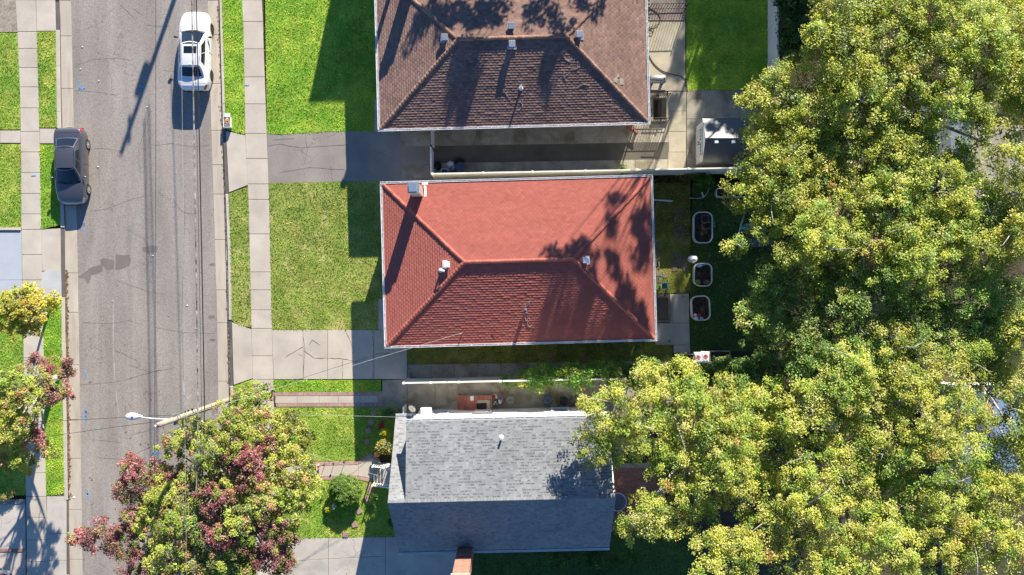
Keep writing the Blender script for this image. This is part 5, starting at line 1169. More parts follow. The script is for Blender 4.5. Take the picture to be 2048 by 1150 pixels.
    part('roof_aerial', MB().lathe([(.03,0),(.018,.05),(.0,.09)], (0,-.98,1.42), 8), paint, t, smooth=True, local=True)
    t.scale = (scale,)*3
    return t
c = P(396.5, 107); sedan('white_car', 'white sedan with a sunroof parked at the right-hand kerb', (c.x,c.y,ZR+.005), R(-.6), 'car_white', 'dark_alloy', True, 1.0)
c = P(151, 335); sedan('grey_car', 'dark grey sedan parked at the left-hand kerb, nose down the picture', (c.x,c.y,ZR+.005), R(181.0), 'car_grey', 'alloy', False, .97)
c = P(-45, 1168); sedan('white_car', 'white car in the driveway at the lower left corner, only its tail in view', (c.x,c.y,.012), R(93), 'car_white', 'alloy', False, .98)

# ---------------------------------------------------------------- street pole, lamp and cables
PT1 = P(316, 850, 10.4); PB1 = P(474, 795); PT2 = P(311, -480, 10.4)
PB2 = P(478, -415)
pl = thing('utility_pole', 'leaning wooden utility pole by the kerb, standing in the red maple', 'pole', (PB1.x,PB1.y,-.1))
def on1(h): return PB1.lerp(PT1, h/10.4)
part('shaft', MB().tube([PB1-Vector((0,0,.3)), on1(5), PT1], [.17,.15,.125], 14), 'pole_wood', pl, smooth=True)
part('top_insulator', MB().lathe([(.05,0),(.07,.06),(.04,.1),(.06,.16),(.02,.2)], PT1+Vector((-.12,-.05,-.1)), 10).box(PT1+Vector((-.1,-.04,-.2)),(.2,.08,.06)), 'white_metal', pl)
q = on1(8.6); part('bracket', MB().box(q+Vector((.0,.18,0)),(.1,.16,.5)).box(q+Vector((0,-.2,-.2)),(.12,.2,.3)), 'grey_metal', pl)
for z_ in (6.4,6.9,7.3): part('cable_clamp', MB().box(on1(z_)+Vector((-.02,.17,0)),(.08,.14,.1), bev=.02), 'dark_metal', pl)
lm = thing('street_lamp', 'white cobra-head street lamp on a thin arm off the wooden pole', 'street lamp', tuple(on1(8.5)))
hd = P(268, 833, 8.9); a0 = on1(8.5)
part('arm', MB().tube([a0, a0.lerp(hd,.15)+Vector((0,0,.2)), a0.lerp(hd,.5)+Vector((0,0,.28)), hd+Vector((.25,0,.05))], .03, 8), 'white_metal', lm, smooth=True)
mbh = MB(); vs = []; prof = [(-.42,.06,.04),(-.34,.14,.075),(-.15,.19,.10),(.1,.165,.10),(.28,.09,.07),(.42,.05,.045)]
for x, wy, wz in prof:
    for k in range(12): a = 2*math.pi*k/12; vs.append((hd.x+x, hd.y+wy*math.cos(a), hd.z+wz*math.sin(a)*(1 if math.sin(a) > 0 else .5)))
mbh.add(vs, [(j*12+k, j*12+(k+1)%12, (j+1)*12+(k+1)%12, (j+1)*12+k) for j in range(5) for k in range(12)]+[tuple(range(11,-1,-1)), tuple(range(60,72))])
hdo = part('lamp_head', mbh, 'white_paint', lm, smooth=True)
part('lens', MB().blob((hd.x-.1,hd.y,hd.z-.05),(.22,.14,.05),12,6,0), 'lamp_clear', hdo); part('photocell', MB().lathe([(.05,0),(.05,.08),(.03,.1)], (hd.x-.05,hd.y-.02,hd.z+.09), 10), 'bin_blue', hdo)
pl2 = thing('utility_pole', 'utility pole beyond the top edge whose shadow lies across the street', 'pole', (PB2.x,PB2.y,-.1))
PB2 = P(490,-415); T2 = Vector((PT2.x+.4, PB2.y, 9.3))
part('shaft', MB().tube([PB2-Vector((0,0,.3)), T2], [.17,.12], 12), 'pole_wood', pl2, smooth=True)
part('transformer', MB().lathe([(.0,0),(.19,.02),(.2,.05),(.2,.75),(.17,.82),(.05,.86)], PB2.lerp(T2,.78)+Vector((-.28,.05,-.3)), 16).box(PB2.lerp(T2,.8)+Vector((-.12,.02,0)),(.2,.1,.6)), 'grey_metal', pl2)
part('crossarm', MB().box(PB2.lerp(T2,.93), (.12,1.6,.12)), 'pole_wood', pl2)
def wire(label, pts, r, mat='cable', sag=.0, n=14, name='overhead_cable'):
    pts = [Vector(p) for p in pts]; path = []
    for a, b in zip(pts, pts[1:]):
        for i in range(n): t_ = i/n; q_ = a.lerp(b,t_); q_.z -= sag*4*t_*(1-t_); path.append(q_)
    path.append(pts[-1]); c_ = path[len(path)//2]
    return solo(name, MB().tube(path, r, 6), mat, label, 'cable', tuple(c_))
def run(label, x0, x1, x2, h, r, mat, sag=.15):
    wire(label, [P(x0,-480,h), P(x1,815,h), P(x2,1500,h)], r, mat, sag)
wire('thin high-voltage wire running down the street from the very top of the pole', [P(310,-480,10.5), PT1+Vector((-.12,-.05,.1)), P(305,1500,10.4)], .010, 'cable', .1)
run('pale thin wire along the street left of the thick cable bundle', 354, 369, 372, 8.7, .009, 'cable_light', .15)
run('thick twisted mottled cable, the widest of those along the street', 374, 396, 378, 7.3, .036, 'cable_twist', .1)
run('black cable just right of the thick twisted cable along the street', 381, 409, 385, 7.0, .030, 'cable', .1)
run('slender dark wire between the two heavy street cables', 377, 403, 382, 7.15, .012, 'cable', .12)
run('black cable over the right-hand gutter, rightmost of the street cables', 424, 459, 470, 6.4, .022, 'cable', .1)
wire('pale service cable from the pole to the mast on the red roof', [on1(8.3), SERV_RED], .009, 'cable_light', .35, name='service_cable')
wire('second thin service cable from the pole to the near corner of the red roof', [on1(7.3), P(800,694,3.0)], .009, 'cable', .25, name='service_cable')
wire('service cable from the pole to the top left corner of the grey house', [on1(7.0), P(792,834,3.1)], .008, 'cable_light', .3, name='service_cable')
wire('service cable from the pole to the gable of the grey house above its steps', [on1(7.6), P(772,957,4.9)], .008, 'cable_light', .3, name='service_cable')
wire('upper of two thin cables crossing the street to the left', [on1(8.6), P(-90,900,4.6)], .011, 'cable', .3, name='service_cable')
wire('lower of two thin cables crossing the street to the left', [on1(6.9), P(-90,855,4.4)], .011, 'cable', .3, name='service_cable')
g_ = P(369, 800, 8.7)
solo('cable_tap', MB().tube([P(366,760,8.7),P(368,790,8.72),P(374,798,8.6),P(383,790,8.5)], .02, 6).tube([P(368,800,8.7),P(370,815,8.6),on1(8.5)], .022, 6), 'cable_light', 'white looped wire connection hanging beside the pole', 'cable', tuple(g_))

# ---------------------------------------------------------------- front gardens
c = P(457, 246); t = thing('cardboard_box', 'open white box of rubbish on the kerb beside the driveway apron', 'box', (c.x,c.y,0))
bm_ = MB()
for dx, dy, sx_, sy_ in ((-.2,0,.02,.62),(.2,0,.02,.62),(0,-.31,.42,.02),(0,.31,.42,.02)): bm_.box((c.x+dx,c.y+dy,.18),(sx_,sy_,.32))
bm_.box((c.x,c.y,.05),(.4,.6,.03)); part('carton', bm_, 'white_paint', t)
part('flap', MB().box((c.x+.05,c.y+.42,.33),(.3,.2,.015)), 'white_paint', t); part('packing', MB().blob((c.x-.02,c.y+.05,.27),(.16,.22,.1),9,6,.25), 'card', t); part('orange_packet', MB().box((c.x+.02,c.y+.1,.37),(.22,.12,.04),.3), 'orange', t)
def stepping(px, py, rz, lab, s_=.26, mat='stone_pink'):
    c = P(px,py); solo('stepping_stone', MB().box((c.x,c.y,.02),(s_,s_,.06), rz, bev=.01), mat, lab, 'stepping stone', (c.x,c.y,0), 'stepping stones round the grey house')
for i, (px, py, a) in enumerate(((747,826,.8),(742,844,.6),(737,861,.5),(734,883,.05))): stepping(px, py, a, ['first','second','third','fourth'][i]+' grey square stone counting down from the upper brick walk, in shade', .3, 'stone_pink')
for i, (px, py, a) in enumerate(((733,997,.7),(718,1022,.5),(709,1049,.3),(691,1069,.05))): stepping(px, py, a, ['first','second','third','fourth'][i]+' pinkish square stone counting down the lawn from the front steps', .32)
def pumpkin(px, py, r, lab):
    c = P(px,py); t = thing('pumpkin', lab, 'pumpkin', (c.x,c.y,0)); mb = MB(); n, m = 24, 9; vs = []
    for j in range(m+1):
        ph = math.pi*j/m
        for k in range(n): th = 2*math.pi*k/n; q = r*(1-.09*abs(math.cos(4*th)))*math.sin(ph); vs.append((c.x+q*math.cos(th), c.y+q*math.sin(th), r*.8*(1-math.cos(ph))-.02*(j in (0,m))))
    part('flesh', mb.add(vs, [(j*n+k, j*n+(k+1)%n, (j+1)*n+(k+1)%n, (j+1)*n+k) for j in range(m) for k in range(n)]), 'orange', t, smooth=True)
    part('stalk', MB().tube([(c.x,c.y,r*1.55),(c.x+.02,c.y,r*1.75),(c.x+.06,c.y+.02,r*1.9)],[.03,.022,.02],6), 'moss', t)
pumpkin(755, 907, .2, 'orange pumpkin above the front steps of the grey house'); pumpkin(752, 971, .17, 'orange pumpkin below the front steps of the grey house')
# front steps with white railings
t = thing('front_steps', 'concrete front steps with white railings at the grey house', 'steps', tuple(P(765,945)))
for i in range(4):
    a = P(748+i*7, 0); b = P(792, 0); y0_, y1_ = P(0,966).y, P(0,925).y
    part('step', MB().box(((a.x+b.x)/2,(y0_+y1_)/2,.09+.18*i), (b.x-a.x,y1_-y0_-.002*i,.18), bev=.01), 'grey_concrete', t)
for py in (927,964):
    y = P(0,py).y; rl_ = MB(); xa, xb = P(750,0).x, P(788,0).x
    rl_.tube([(xa,y,.95),(xb,y,1.62)], .035, 8).tube([(xa,y,.30),(xb,y,.95)], .03, 8)
    rail = part('railing', rl_, 'white_paint', t)
    for i in range(9):
        f = i/8; x = xa+(xb-xa)*f; part('baluster', MB().box((x,y,.62+.67*f),(.035 if 0 < i < 8 else .07,.035 if 0 < i < 8 else .07,.72 if 0 < i < 8 else .95)), 'white_paint', rail)
for i, (px, py) in enumerate(((650,928),(669,925),(690,922),(650,975))):
    c = P(px,py); solo('garden_stake_light', MB().tube([(c.x,c.y,-.05),(c.x,c.y,.34)], .012, 6).lathe([(.05,0),(.06,.03),(.02,.08)], (c.x,c.y,.34), 9), 'dark_metal', ['leftmost','middle','rightmost'][i]+' dark stake light along the upper brick edge of the grey house walk' if i < 3 else 'dark stake light standing alone on the lawn left of the clipped bush', 'garden light', (c.x,c.y,0))
c = P(638,928); t = thing('garden_sign', 'small white bracket sign beside the scarlet flowers', 'sign', (c.x,c.y,0)); part('post', MB().tube([(c.x,c.y,0),(c.x,c.y,.6)],.025,6), 'white_paint', t); part('bracket_arm', MB().box((c.x,c.y-.12,.58),(.04,.3,.05)).box((c.x+.06,c.y+.05,.6),(.16,.04,.04)), 'white_paint', t)
c = P(669,1011); solo('garden_ornament', MB().blob((c.x,c.y,.16),(.12,.2,.16),9,6,.2), 'galv', 'pale grey ornament in the shadow of the clipped bush', 'ornament', (c.x,c.y,0))

# ---------------------------------------------------------------- between red and grey houses
t = thing('brick_steps', 'red brick side steps against the white wall of the grey house', 'steps', tuple(P(950,802)))
xa, xb = P(915,0).x, P(985,0).x; ya, yb = P(0,812).y-.25, P(0,789).y
base = part('landing', MB().box(((xa+xb)/2+.32,(ya+yb)/2,.27),(xb-xa-.66,yb-ya,.56)), 'mortar', t)
mb = MB()
for i in range(3):
    for z_ in range(2+i*2-(i > 0)*0):
        pass
def brick_top(mb, x0, x1, y0, y1, z, l_=.2, w_=.07):
    for j in range(int((y1-y0)/l_)):
        for i in range(int((x1-x0)/w_)): tt = rv(.07); mb.box((x0+(i+.5)*w_, y0+(j+.5)*(y1-y0)/int((y1-y0)/l_), z), (w_-.008, (y1-y0)/int((y1-y0)/l_)-.008, .06), col=(.42+tt,.145+tt*.5,.10+tt*.4))
brick_top(mb, xa+.66, xb, ya, yb, .565); part('brick_courses', mb, 'brick', base, kind='stuff')
for i in range(2):
    s_ = part('step', MB().box((xa+.165+.33*i,(ya+yb)/2,.10+.19*i*.5),(.33,yb-ya-.01,.2+.19*i)), 'mortar', t); mb = MB(); brick_top(mb, xa+.33*i, xa+.33*(i+1), ya+.005, yb-.005, .215+.19*i); part('brick_courses', mb, 'brick', s_, kind='stuff')
part('stone_top', MB().box((P(968,0).x,ya+.36,.605),(.75,.62,.02)), 'patio', t)
c = P(964,806); solo('door_mat', MB().box((c.x,ya+.3,.63),(.6,.42,.025), .06, bev=.008), 'mat_dark', 'dark doormat on the brick side steps', 'doormat', (c.x,ya+.3,.617))
c = P(945,793); solo('paper_sheet', MB().box((c.x,yb-.15,.612),(.2,.26,.03), .05, bev=.005), 'white_paint', 'white box lid lying on the brick side steps', 'lid', (c.x,yb-.15,.597))
def bin_round(px, py, r, h, mat, lab, lidmat=None):
    c = P(px,py); t = thing('rubbish_bin', lab, 'bin', (c.x,c.y,0))
    part('barrel', MB().lathe([(r*.8,.0),(r*.95,h*.9),(r,h*.92),(r,h)], (c.x,c.y,0), 20), mat, t, smooth=False); ld = part('lid', MB().lathe([(r*1.06,h),(r*1.06,h+.03),(r*.85,h+.07),(r*.2,h+.09)], (c.x,c.y,0), 20), lidmat or mat, t)
    part('lid_handle', MB().tube([(c.x-.1,c.y,h+.08),(c.x-.06,c.y,h+.13),(c.x+.06,c.y,h+.13),(c.x+.1,c.y,h+.08)], .014, 6), lidmat or mat, ld)
bin_round(1022,797,.26,.75,'bin_grey','grey-brown round bin, first right of the pile of odds and ends')
bin_round(1094,797,.29,.8,'bin_blue','dark blue round bin, second of the bins along the white wall')
bin_round(1127,799,.25,.75,'bin_black','black round bin between the blue one and the small pale one')
bin_round(1144,798,.16,.5,'bin_black','small bin with a pale lid at the end of the bin row','bin_grey')
c = P(997,798); t = thing('clutter_pile', 'colourful pile of odds and ends beside the brick side steps', 'clutter', (c.x,c.y,0))
for i in range(22):
    q = (c.x+rv(.26), c.y+rv(.32), .06+random.random()*.3); part('oddment', MB().blob(q, (random.uniform(.05,.1),random.uniform(.05,.1),.05), 8, 5, .2), random.choice(('white_paint','pale_blue','print_red','blue_plastic','white_paint','galv','pink')), t)
c = P(813,808); t = thing('side_gate', 'small white side gate at the corner of the grey house', 'gate', (c.x,c.y,0))
part('gate_frame', MB().box((c.x,c.y,.85),(.06,.05,1.6)).box((c.x,c.y-.72,.85),(.06,.05,1.6)).box((c.x,c.y-.36,1.6),(.05,.68,.06)).box((c.x,c.y-.36,.2),(.05,.68,.06)), 'dirty_white', t)
for i in range(6): part('picket', MB().box((c.x,c.y-.1-.105*i,.9),(.03,.08,1.34)), 'dirty_white', t)

# ---------------------------------------------------------------- brown house yard
def sack(px, py, r, mat, lab, cat='bag', z=0.):
    c = P(px,py); t = thing('rubbish_bag', lab, cat, (c.x,c.y,z))
    part('sack', MB().blob((c.x,c.y,z+r[2]*.92), r, 12, 8, .16, flat=.08), mat, t, smooth=True); part('knot', MB().lathe([(.07,0),(.03,.05),(.06,.12),(.02,.14)], (c.x+.02,c.y,z+r[2]*1.78), 8), mat, t)
sack(902,330,(.22,.2,.3),'plastic_bag','white knotted rubbish bag in the shaded side yard'); sack(908,336,(.16,.15,.22),'pale_blue','pale blue bag leaning on the white rubbish bag')
sack(920,324,(.27,.22,.3),'bin_black','black rubbish bag behind the dark blue bin'); sack(876,333,(.22,.26,.3),'bin_black','black rubbish bag just inside the white gate')
bin_round(922,338,.3,.75,'bin_blue','dark blue bin beside the white rubbish bag')
c = P(890,345); t = thing('blue_crate', 'blue crate with a white rim in the corner of the shaded side yard', 'crate', (c.x,c.y,0)); mb = MB()
for dx, dy, a, b in ((-.19,0,.02,.3),(.19,0,.02,.3),(0,-.15,.4,.02),(0,.15,.4,.02)): mb.box((c.x+dx,c.y+dy,.2),(a,b,.36))
part('tub', mb.box((c.x,c.y,.03),(.38,.28,.03)), 'blue_plastic', t); part('rim', MB().box((c.x,c.y+.165,.39),(.44,.03,.03)).box((c.x,c.y-.165,.39),(.44,.03,.03)).box((c.x-.205,c.y,.39),(.03,.3,.03)).box((c.x+.205,c.y,.39),(.03,.3,.03)), 'white_paint', t)
c = P(1313,165); t = thing('oil_tank', 'grey horizontal tank under the eave of the brown-roofed house', 'tank', (c.x,c.y,0))
part('drum', MB().lathe([(.0,-.48),(.2,-.46),(.25,-.40),(.25,.40),(.2,.46),(.0,.48)], n=20, M=Matrix.Translation((c.x-.05,c.y+.02,.75)) @ Matrix.Rotation(R(90),4,'Y')), 'grey_metal', t, smooth=True)
for dx in (-.3,.3): part('leg', MB().box((c.x+dx,c.y,.25),(.06,.4,.5)), 'dark_metal', t)
part('filler_cap', MB().lathe([(.04,0),(.04,.12),(.02,.13)], (c.x+.3,c.y,.98), 8), 'dark_metal', t); part('base_slab', MB().box((c.x,c.y-.05,.03),(1.05,.8,.05), bev=.01), 'grey_concrete', t)
def stairwell(pit, lab, wall='old_concrete', rails=True):
    x0,y0,x1,y1 = pit; t = thing('basement_stairwell', lab, 'stairwell', ((x0+x1)/2,(y0+y1)/2,0)); w = .12; dp = -1.6
    kerbm = MB().box(((x0+x1)/2,y1+w/2,(dp+.16)/2),(x1-x0+2*w,w,.16-dp)).box(((x0+x1)/2,y0-w/2,(dp+.16)/2),(x1-x0+2*w,w,.16-dp)).box((x1+w/2,(y0+y1)/2,(dp+.16)/2),(w,y1-y0-.004,.16-dp)).box((x0-w/2,(y0+y1)/2,(dp+.1)/2),(w,y1-y0-.004,.1-dp))
    part('surround', kerbm, wall, t); part('floor', MB().box(((x0+x1)/2,(y0+y1)/2,dp+.02),(x1-x0,y1-y0,.04)), 'old_concrete', t)
    n = 4
    for i in range(n-1):
        zz = -.3-.38*i; xx1 = x1-(x1-x0)*i/n; xx0 = x1-(x1-x0)*(i+1)/n; part('step', MB().box(((xx0+xx1)/2,(y0+y1)/2,(zz+dp)/2),(xx1-xx0,y1-y0-.01,zz-dp)), 'grey_wood' if wall != 'old_concrete' else 'old_concrete', t)
    if rails:
        for y in (y1+.06,y0-.06):
            r_ = part('railing', MB().tube([(x0-.05,y,.95),(x1+.1,y,.95)], .025, 7).tube([(x0-.05,y,.3),(x1+.1,y,.3)], .018, 7).tube([(x1+.1,y,.0),(x1+.1,y,1.02)], .03, 7), 'dark_metal', t)
            for i in range(7): xx = x0+(x1-x0)*i/6.5; part('baluster', MB().tube([(xx,y,.16),(xx,y,.95)], .012, 6), 'dark_metal', r_)
    return t
stairwell(PITS[0], 'open basement stairwell with iron railings behind the brown-roofed house')
stairwell(PITS[1], 'open basement stairwell with timber surround behind the red-roofed house', 'grey_wood', False)
c = P(1262,262); t = thing('leaning_planks', 'short stack of reddish boards leaning by the corner of the brown-roofed house', 'boards', (c.x,c.y,0))
for i in range(3): part('board', MB().box((c.x+.03*i,c.y+.03*i,.30+.045*i),(.85,.12,.04), R(-38)), mk('red_board%d'%i, (.28+.05*i,.15,.11), var=.15, scale=4), t)
part('trestle', MB().box((c.x-.2,c.y+.16,.13),(.1,.1,.27)).box((c.x+.25,c.y-.18,.13),(.1,.1,.27)), 'wood', t)
def iron_fence(lab, a, b, hgt=1.25):
    t = thing('iron_railing', lab, 'railing', tuple(a)); d = b-a; n = max(3, int(d.length/.16))
    for z_ in (.15,hgt): part('rail', MB().tube([a+Vector((0,0,z_)), b+Vector((0,0,z_))], .018, 6), 'dark_metal', t)
    for i in range(n+1): q = a+d*(i/n); part('bar', MB().tube([q, q+Vector((0,0,hgt+(.12 if i in (0,n) else 0)))],   .026 if i in (0,n) else .015, 6), 'dark_metal', t)
iron_fence('black iron railing whose barred shadow falls on the side yard', P(1252,248.5), P(1328,247), .72)
iron_fence('black iron railing crossing the top of the back patio', P(1298,20), P(1370,18), 1.1)
def hose(lab, pts, r, mat, z=.03):
    P_ = [P(*p) for p in pts]; path = []
    for i in range(len(P_)-1):
        p0,p1,p2,p3 = P_[max(i-1,0)],P_[i],P_[i+1],P_[min(i+2,len(P_)-1)]
        for k in range(6): t_ = k/6; path.append(.5*((2*p1)+(-p0+p2)*t_+(2*p0-5*p1+4*p2-p3)*t_*t_+(-p0+3*p1-3*p2+p3)*t_**3))
    path.append(P_[-1]); path = [Vector((p.x,p.y,z+.0)) for p in path]
    solo('garden_hose', MB().tube(path, r, 6), mat, lab, 'hose', tuple(path[0]))
hose('dark hose curving across the sunny patio to the lawn', [(1297,110),(1308,128),(1325,142),(1345,149),(1362,153),(1373,160)], .022, 'cable', .035)
hose('looped hose below the brick corner of the patio', [(1290,15),(1308,22),(1318,32),(1320,42),(1314,50),(1302,54),(1297,58),(1297,66),(1303,68),(1307,63),(1304,57),(1298,57)], .018, 'cable', .06)
hose('pale hose end lying beside the patio edge', [(1373,160),(1375,170),(1376,181)], .018, 'cable_light', .05)

# ---------------------------------------------------------------- red house back yard
def tub(x0, y0, x1, y1, lab, h=.5, soil=True, rz=0.):
    a, b = P(x0,y1), P(x1,y0); f = .995; cx, cy, w, l_ = (a.x+b.x)/2*f, (a.y+b.y)/2*f, (b.x-a.x), (b.y-a.y); t = thing('trough_planter', lab, 'planter', (cx,cy,0), rz=rz); r = min(w,l_)*.34
    def ring(k, z):
        out = []; ww, ll, rr = w/2-k, l_/2-k, max(r-k,.03)
        for sx_, sy_, a0 in ((1,1,0),(-1,1,90),(-1,-1,180),(1,-1,270)):
            for i in range(6): th = R(a0+18*i); out.append((sx_*(ww-rr)+rr*math.cos(th), sy_*(ll-rr)+rr*math.sin(th), z))
        return out
    def loft(rs_): 
        m_ = MB(); n = len(rs_[0]); return m_.add([p for r_ in rs_ for p in r_], [(j*n+i, j*n+(i+1)%n, (j+1)*n+(i+1)%n, (j+1)*n+i) for j in range(len(rs_)-1) for i in range(n)])
    part('tank', loft([ring(.03,0),ring(.02,h-.04),ring(0,h-.02),ring(0,h),ring(.07,h),ring(.075,h-.03),ring(.06,h-.25)]), 'tan_tank', t, local=True)
    s_ = MB(); n = 24; rr_ = ring(.058,h-.16); s_.add(rr_, [tuple(range(24))]); part('soil', s_, 'mulch', t, local=True)
    mb = MB()
    for i in range(int(w*l_*70)): mb.blob((rv(w/2-.1), rv(l_/2-.12), h-.15), (random.uniform(.03,.07),random.uniform(.03,.07),.03), 6, 4, .3)
    part('clods', mb, 'mulch', t, local=True, kind='stuff')
    return t, (cx,cy,h)
T1, q1 = tub(1385,424,1424,487, 'long trough planter holding dry plants and a wire cage, topmost of the row'); T2_, q2 = tub(1386,526,1423,573, 'trough planter with a pale blue scoop, middle of the row'); T3, q3 = tub(1381,591,1419,641, 'trough planter with bottles and a red jug, lowest of the row', rz=R(3)); T4, q4 = tub(1430,376,1482,396, 'trough planter half hidden under the oak by the bush')
def dry(parent_q, dx, dy, r, lab, pal, seed): bush('potted_plant', lab, (parent_q[0]+dx,parent_q[1]+dy,0), (r,r,.75), pal, seed, .05, 30, .12, dens=1., cat='plant', blobs=5)
dry(q1,-.12,-.2,.3,'dry pinkish plants in the topmost trough','brown',501); dry(q2,.25,-.45,.14,'orange dying plant in the corner of the middle trough','brown',502); dry(q2,-.3,-.45,.14,'spiky green plant in the middle trough','vine',503)
def frame_box(lab, c, w, l_, z, mat, rz, r=.012, name='wire_cage', cat='cage', hgt=.25):
    t = thing(name, lab, cat, c); cs = [Matrix.Rotation(rz,3,'Z') @ Vector((sx_*w/2,sy_*l_/2,0)) for sx_, sy_ in ((-1,-1),(1,-1),(1,1),(-1,1))]; cs = [Vector(c)+q for q in cs]
    for z_ in (z, z+hgt): part('hoop', MB().tube([q+Vector((0,0,z_)) for q in cs]+[cs[0]+Vector((0,0,z_))], r, 6), mat, t)
    for q in cs: part('strut', MB().tube([q+Vector((0,0,z-.05)), q+Vector((0,0,z+hgt))], r, 6), mat, t)
frame_box('dark wire cage at the top of the topmost trough', (q1[0]+.1,q1[1]+.5,0), .38, .4, .4, 'grey_metal', .0); frame_box('pink plastic rack hanging over the side of the topmost trough', (q1[0]+.3,q1[1]+.12,0), .75, .34, .5, 'stone_pink', .22, .018, 'plant_rack', 'rack', .12)
c = Vector((q2[0]-.22,q2[1]+.55,.42)); solo('garden_scoop', MB().blob(c,(.2,.13,.07),12,6,.05).tube([c+Vector((.15,0,.02)),c+Vector((.45,.06,.06))],.03,7), 'pale_blue', 'pale blue plastic scoop lying in the middle trough', 'scoop', tuple(c), smooth=True)
for dx, dy, mat, r, lab in ((-.33,-.42,'plastic_bag',.1,'round pale tub in the lowest trough'),(-.12,-.42,'print_red',.11,'bright red jug in the lowest trough'),(-.26,-.6,'plastic_bag',.12,'crumpled white bottle at the near end of the lowest trough'),(.04,-.6,'pale_blue',.1,'pale blue bottle at the near end of the lowest trough')):
    solo('plastic_jug', MB().lathe([(r*.95,0),(r,.03),(r,.16),(r*.5,.23),(r*.35,.24),(r*.35,.28)], (q3[0]+dx,q3[1]+dy,.36), 14), mat, lab, 'jug', (q3[0]+dx,q3[1]+dy,.36), smooth=True)
sack(1384,518,(.28,.24,.2),'plastic_bag','white plastic bag on the mossy paving above the middle trough')
c = P(1325,401); solo('drain_pipe', MB().tube([P(1300,399,.12),P(1345,402,.06)], .05, 8), 'white_metal', 'white drain pipe sticking out across the grass from the red-roofed house', 'pipe', tuple(c))
hose('thin white edging hoop in the shade by the leafy bush', [(1378,396),(1392,397),(1405,395),(1414,386),(1418,374),(1417,366)], .02, 'white_metal', .06)
c = P(1405,390); solo('garden_marker', MB().box((c.x,c.y,.06),(.1,.35,.02), .3, bev=.005), 'white_paint', 'short white slat standing by the edging hoop', 'marker', tuple(c))
# sunken pavers among the moss
t = thing('mossy_pavers', 'old grey pavers sunk in moss behind the red-roofed house', 'paving', tuple(P(1350,480)))
for (px, py) in [(1354+x*12,424+y*9) for x in range(2) for y in range(6) if (x+y)%4 != 3]+[(1348+x*11,510+y*10) for x in range(3) for y in range(4) if (x*3+y)%5 != 1]+[(1318,548),(1330,552),(1320,560)]:
    c = P(px+rv(1.5),py+rv(1.5)); part('paver', MB().box((c.x,c.y,.005),(.30+rv(.03),.25+rv(.03),.05), rv(.15), bev=.012), 'paver_grey', t)
t = thing('timber_rack', 'dark timber frames propped along the back wall of the red-roofed house', 'rack', tuple(P(1312,520)))
for i in range(5):
    c = P(1312, 483+i*18); part('slat_frame', MB().box((c.x,c.y,.35),(.3,.06,.06),.25).box((c.x+.12,c.y-.2,.3),(.05,.45,.05),.1).box((c.x-.05,c.y-.22,.4),(.04,.4,.05),-.1), 'grey_wood', t)
c = P(1326,572); t = thing('garden_cart', 'pale garden cart with a teal tray beside the rear stairwell', 'cart', (c.x,c.y,0))
part('tray', MB().box((c.x,c.y,.42),(.36,.34,.06)).box((c.x-.19,c.y,.5),(.03,.4,.18)).box((c.x+.19,c.y,.5),(.03,.4,.18)).box((c.x,c.y+.19,.5),(.4,.03,.18)).box((c.x,c.y-.19,.5),(.4,.03,.18)), 'white_metal', t); part('liner', MB().box((c.x,c.y,.47),(.28,.28,.03)), 'teal', t)
for sg in (-1,1): part('wheel', MB().lathe([(.1,-.03),(.13,-.02),(.13,.02),(.1,.03)], n=14, M=Matrix.Translation((c.x+sg*.24,c.y-.12,.13)) @ Matrix.Rotation(R(90),4,'Y')), 'black_rubber', t)
part('handle', MB().tube([(c.x-.15,c.y+.2,.45),(c.x-.15,c.y+.35,.8),(c.x+.15,c.y+.35,.8),(c.x+.15,c.y+.2,.45)], .016, 6), 'dark_metal', t)
bush('potted_plant', 'small green potted plant beside the garden cart', P(1314,573), (.16,.2,.45), 'vine', 504, .06, 30, .12, cat='plant', blobs=4)
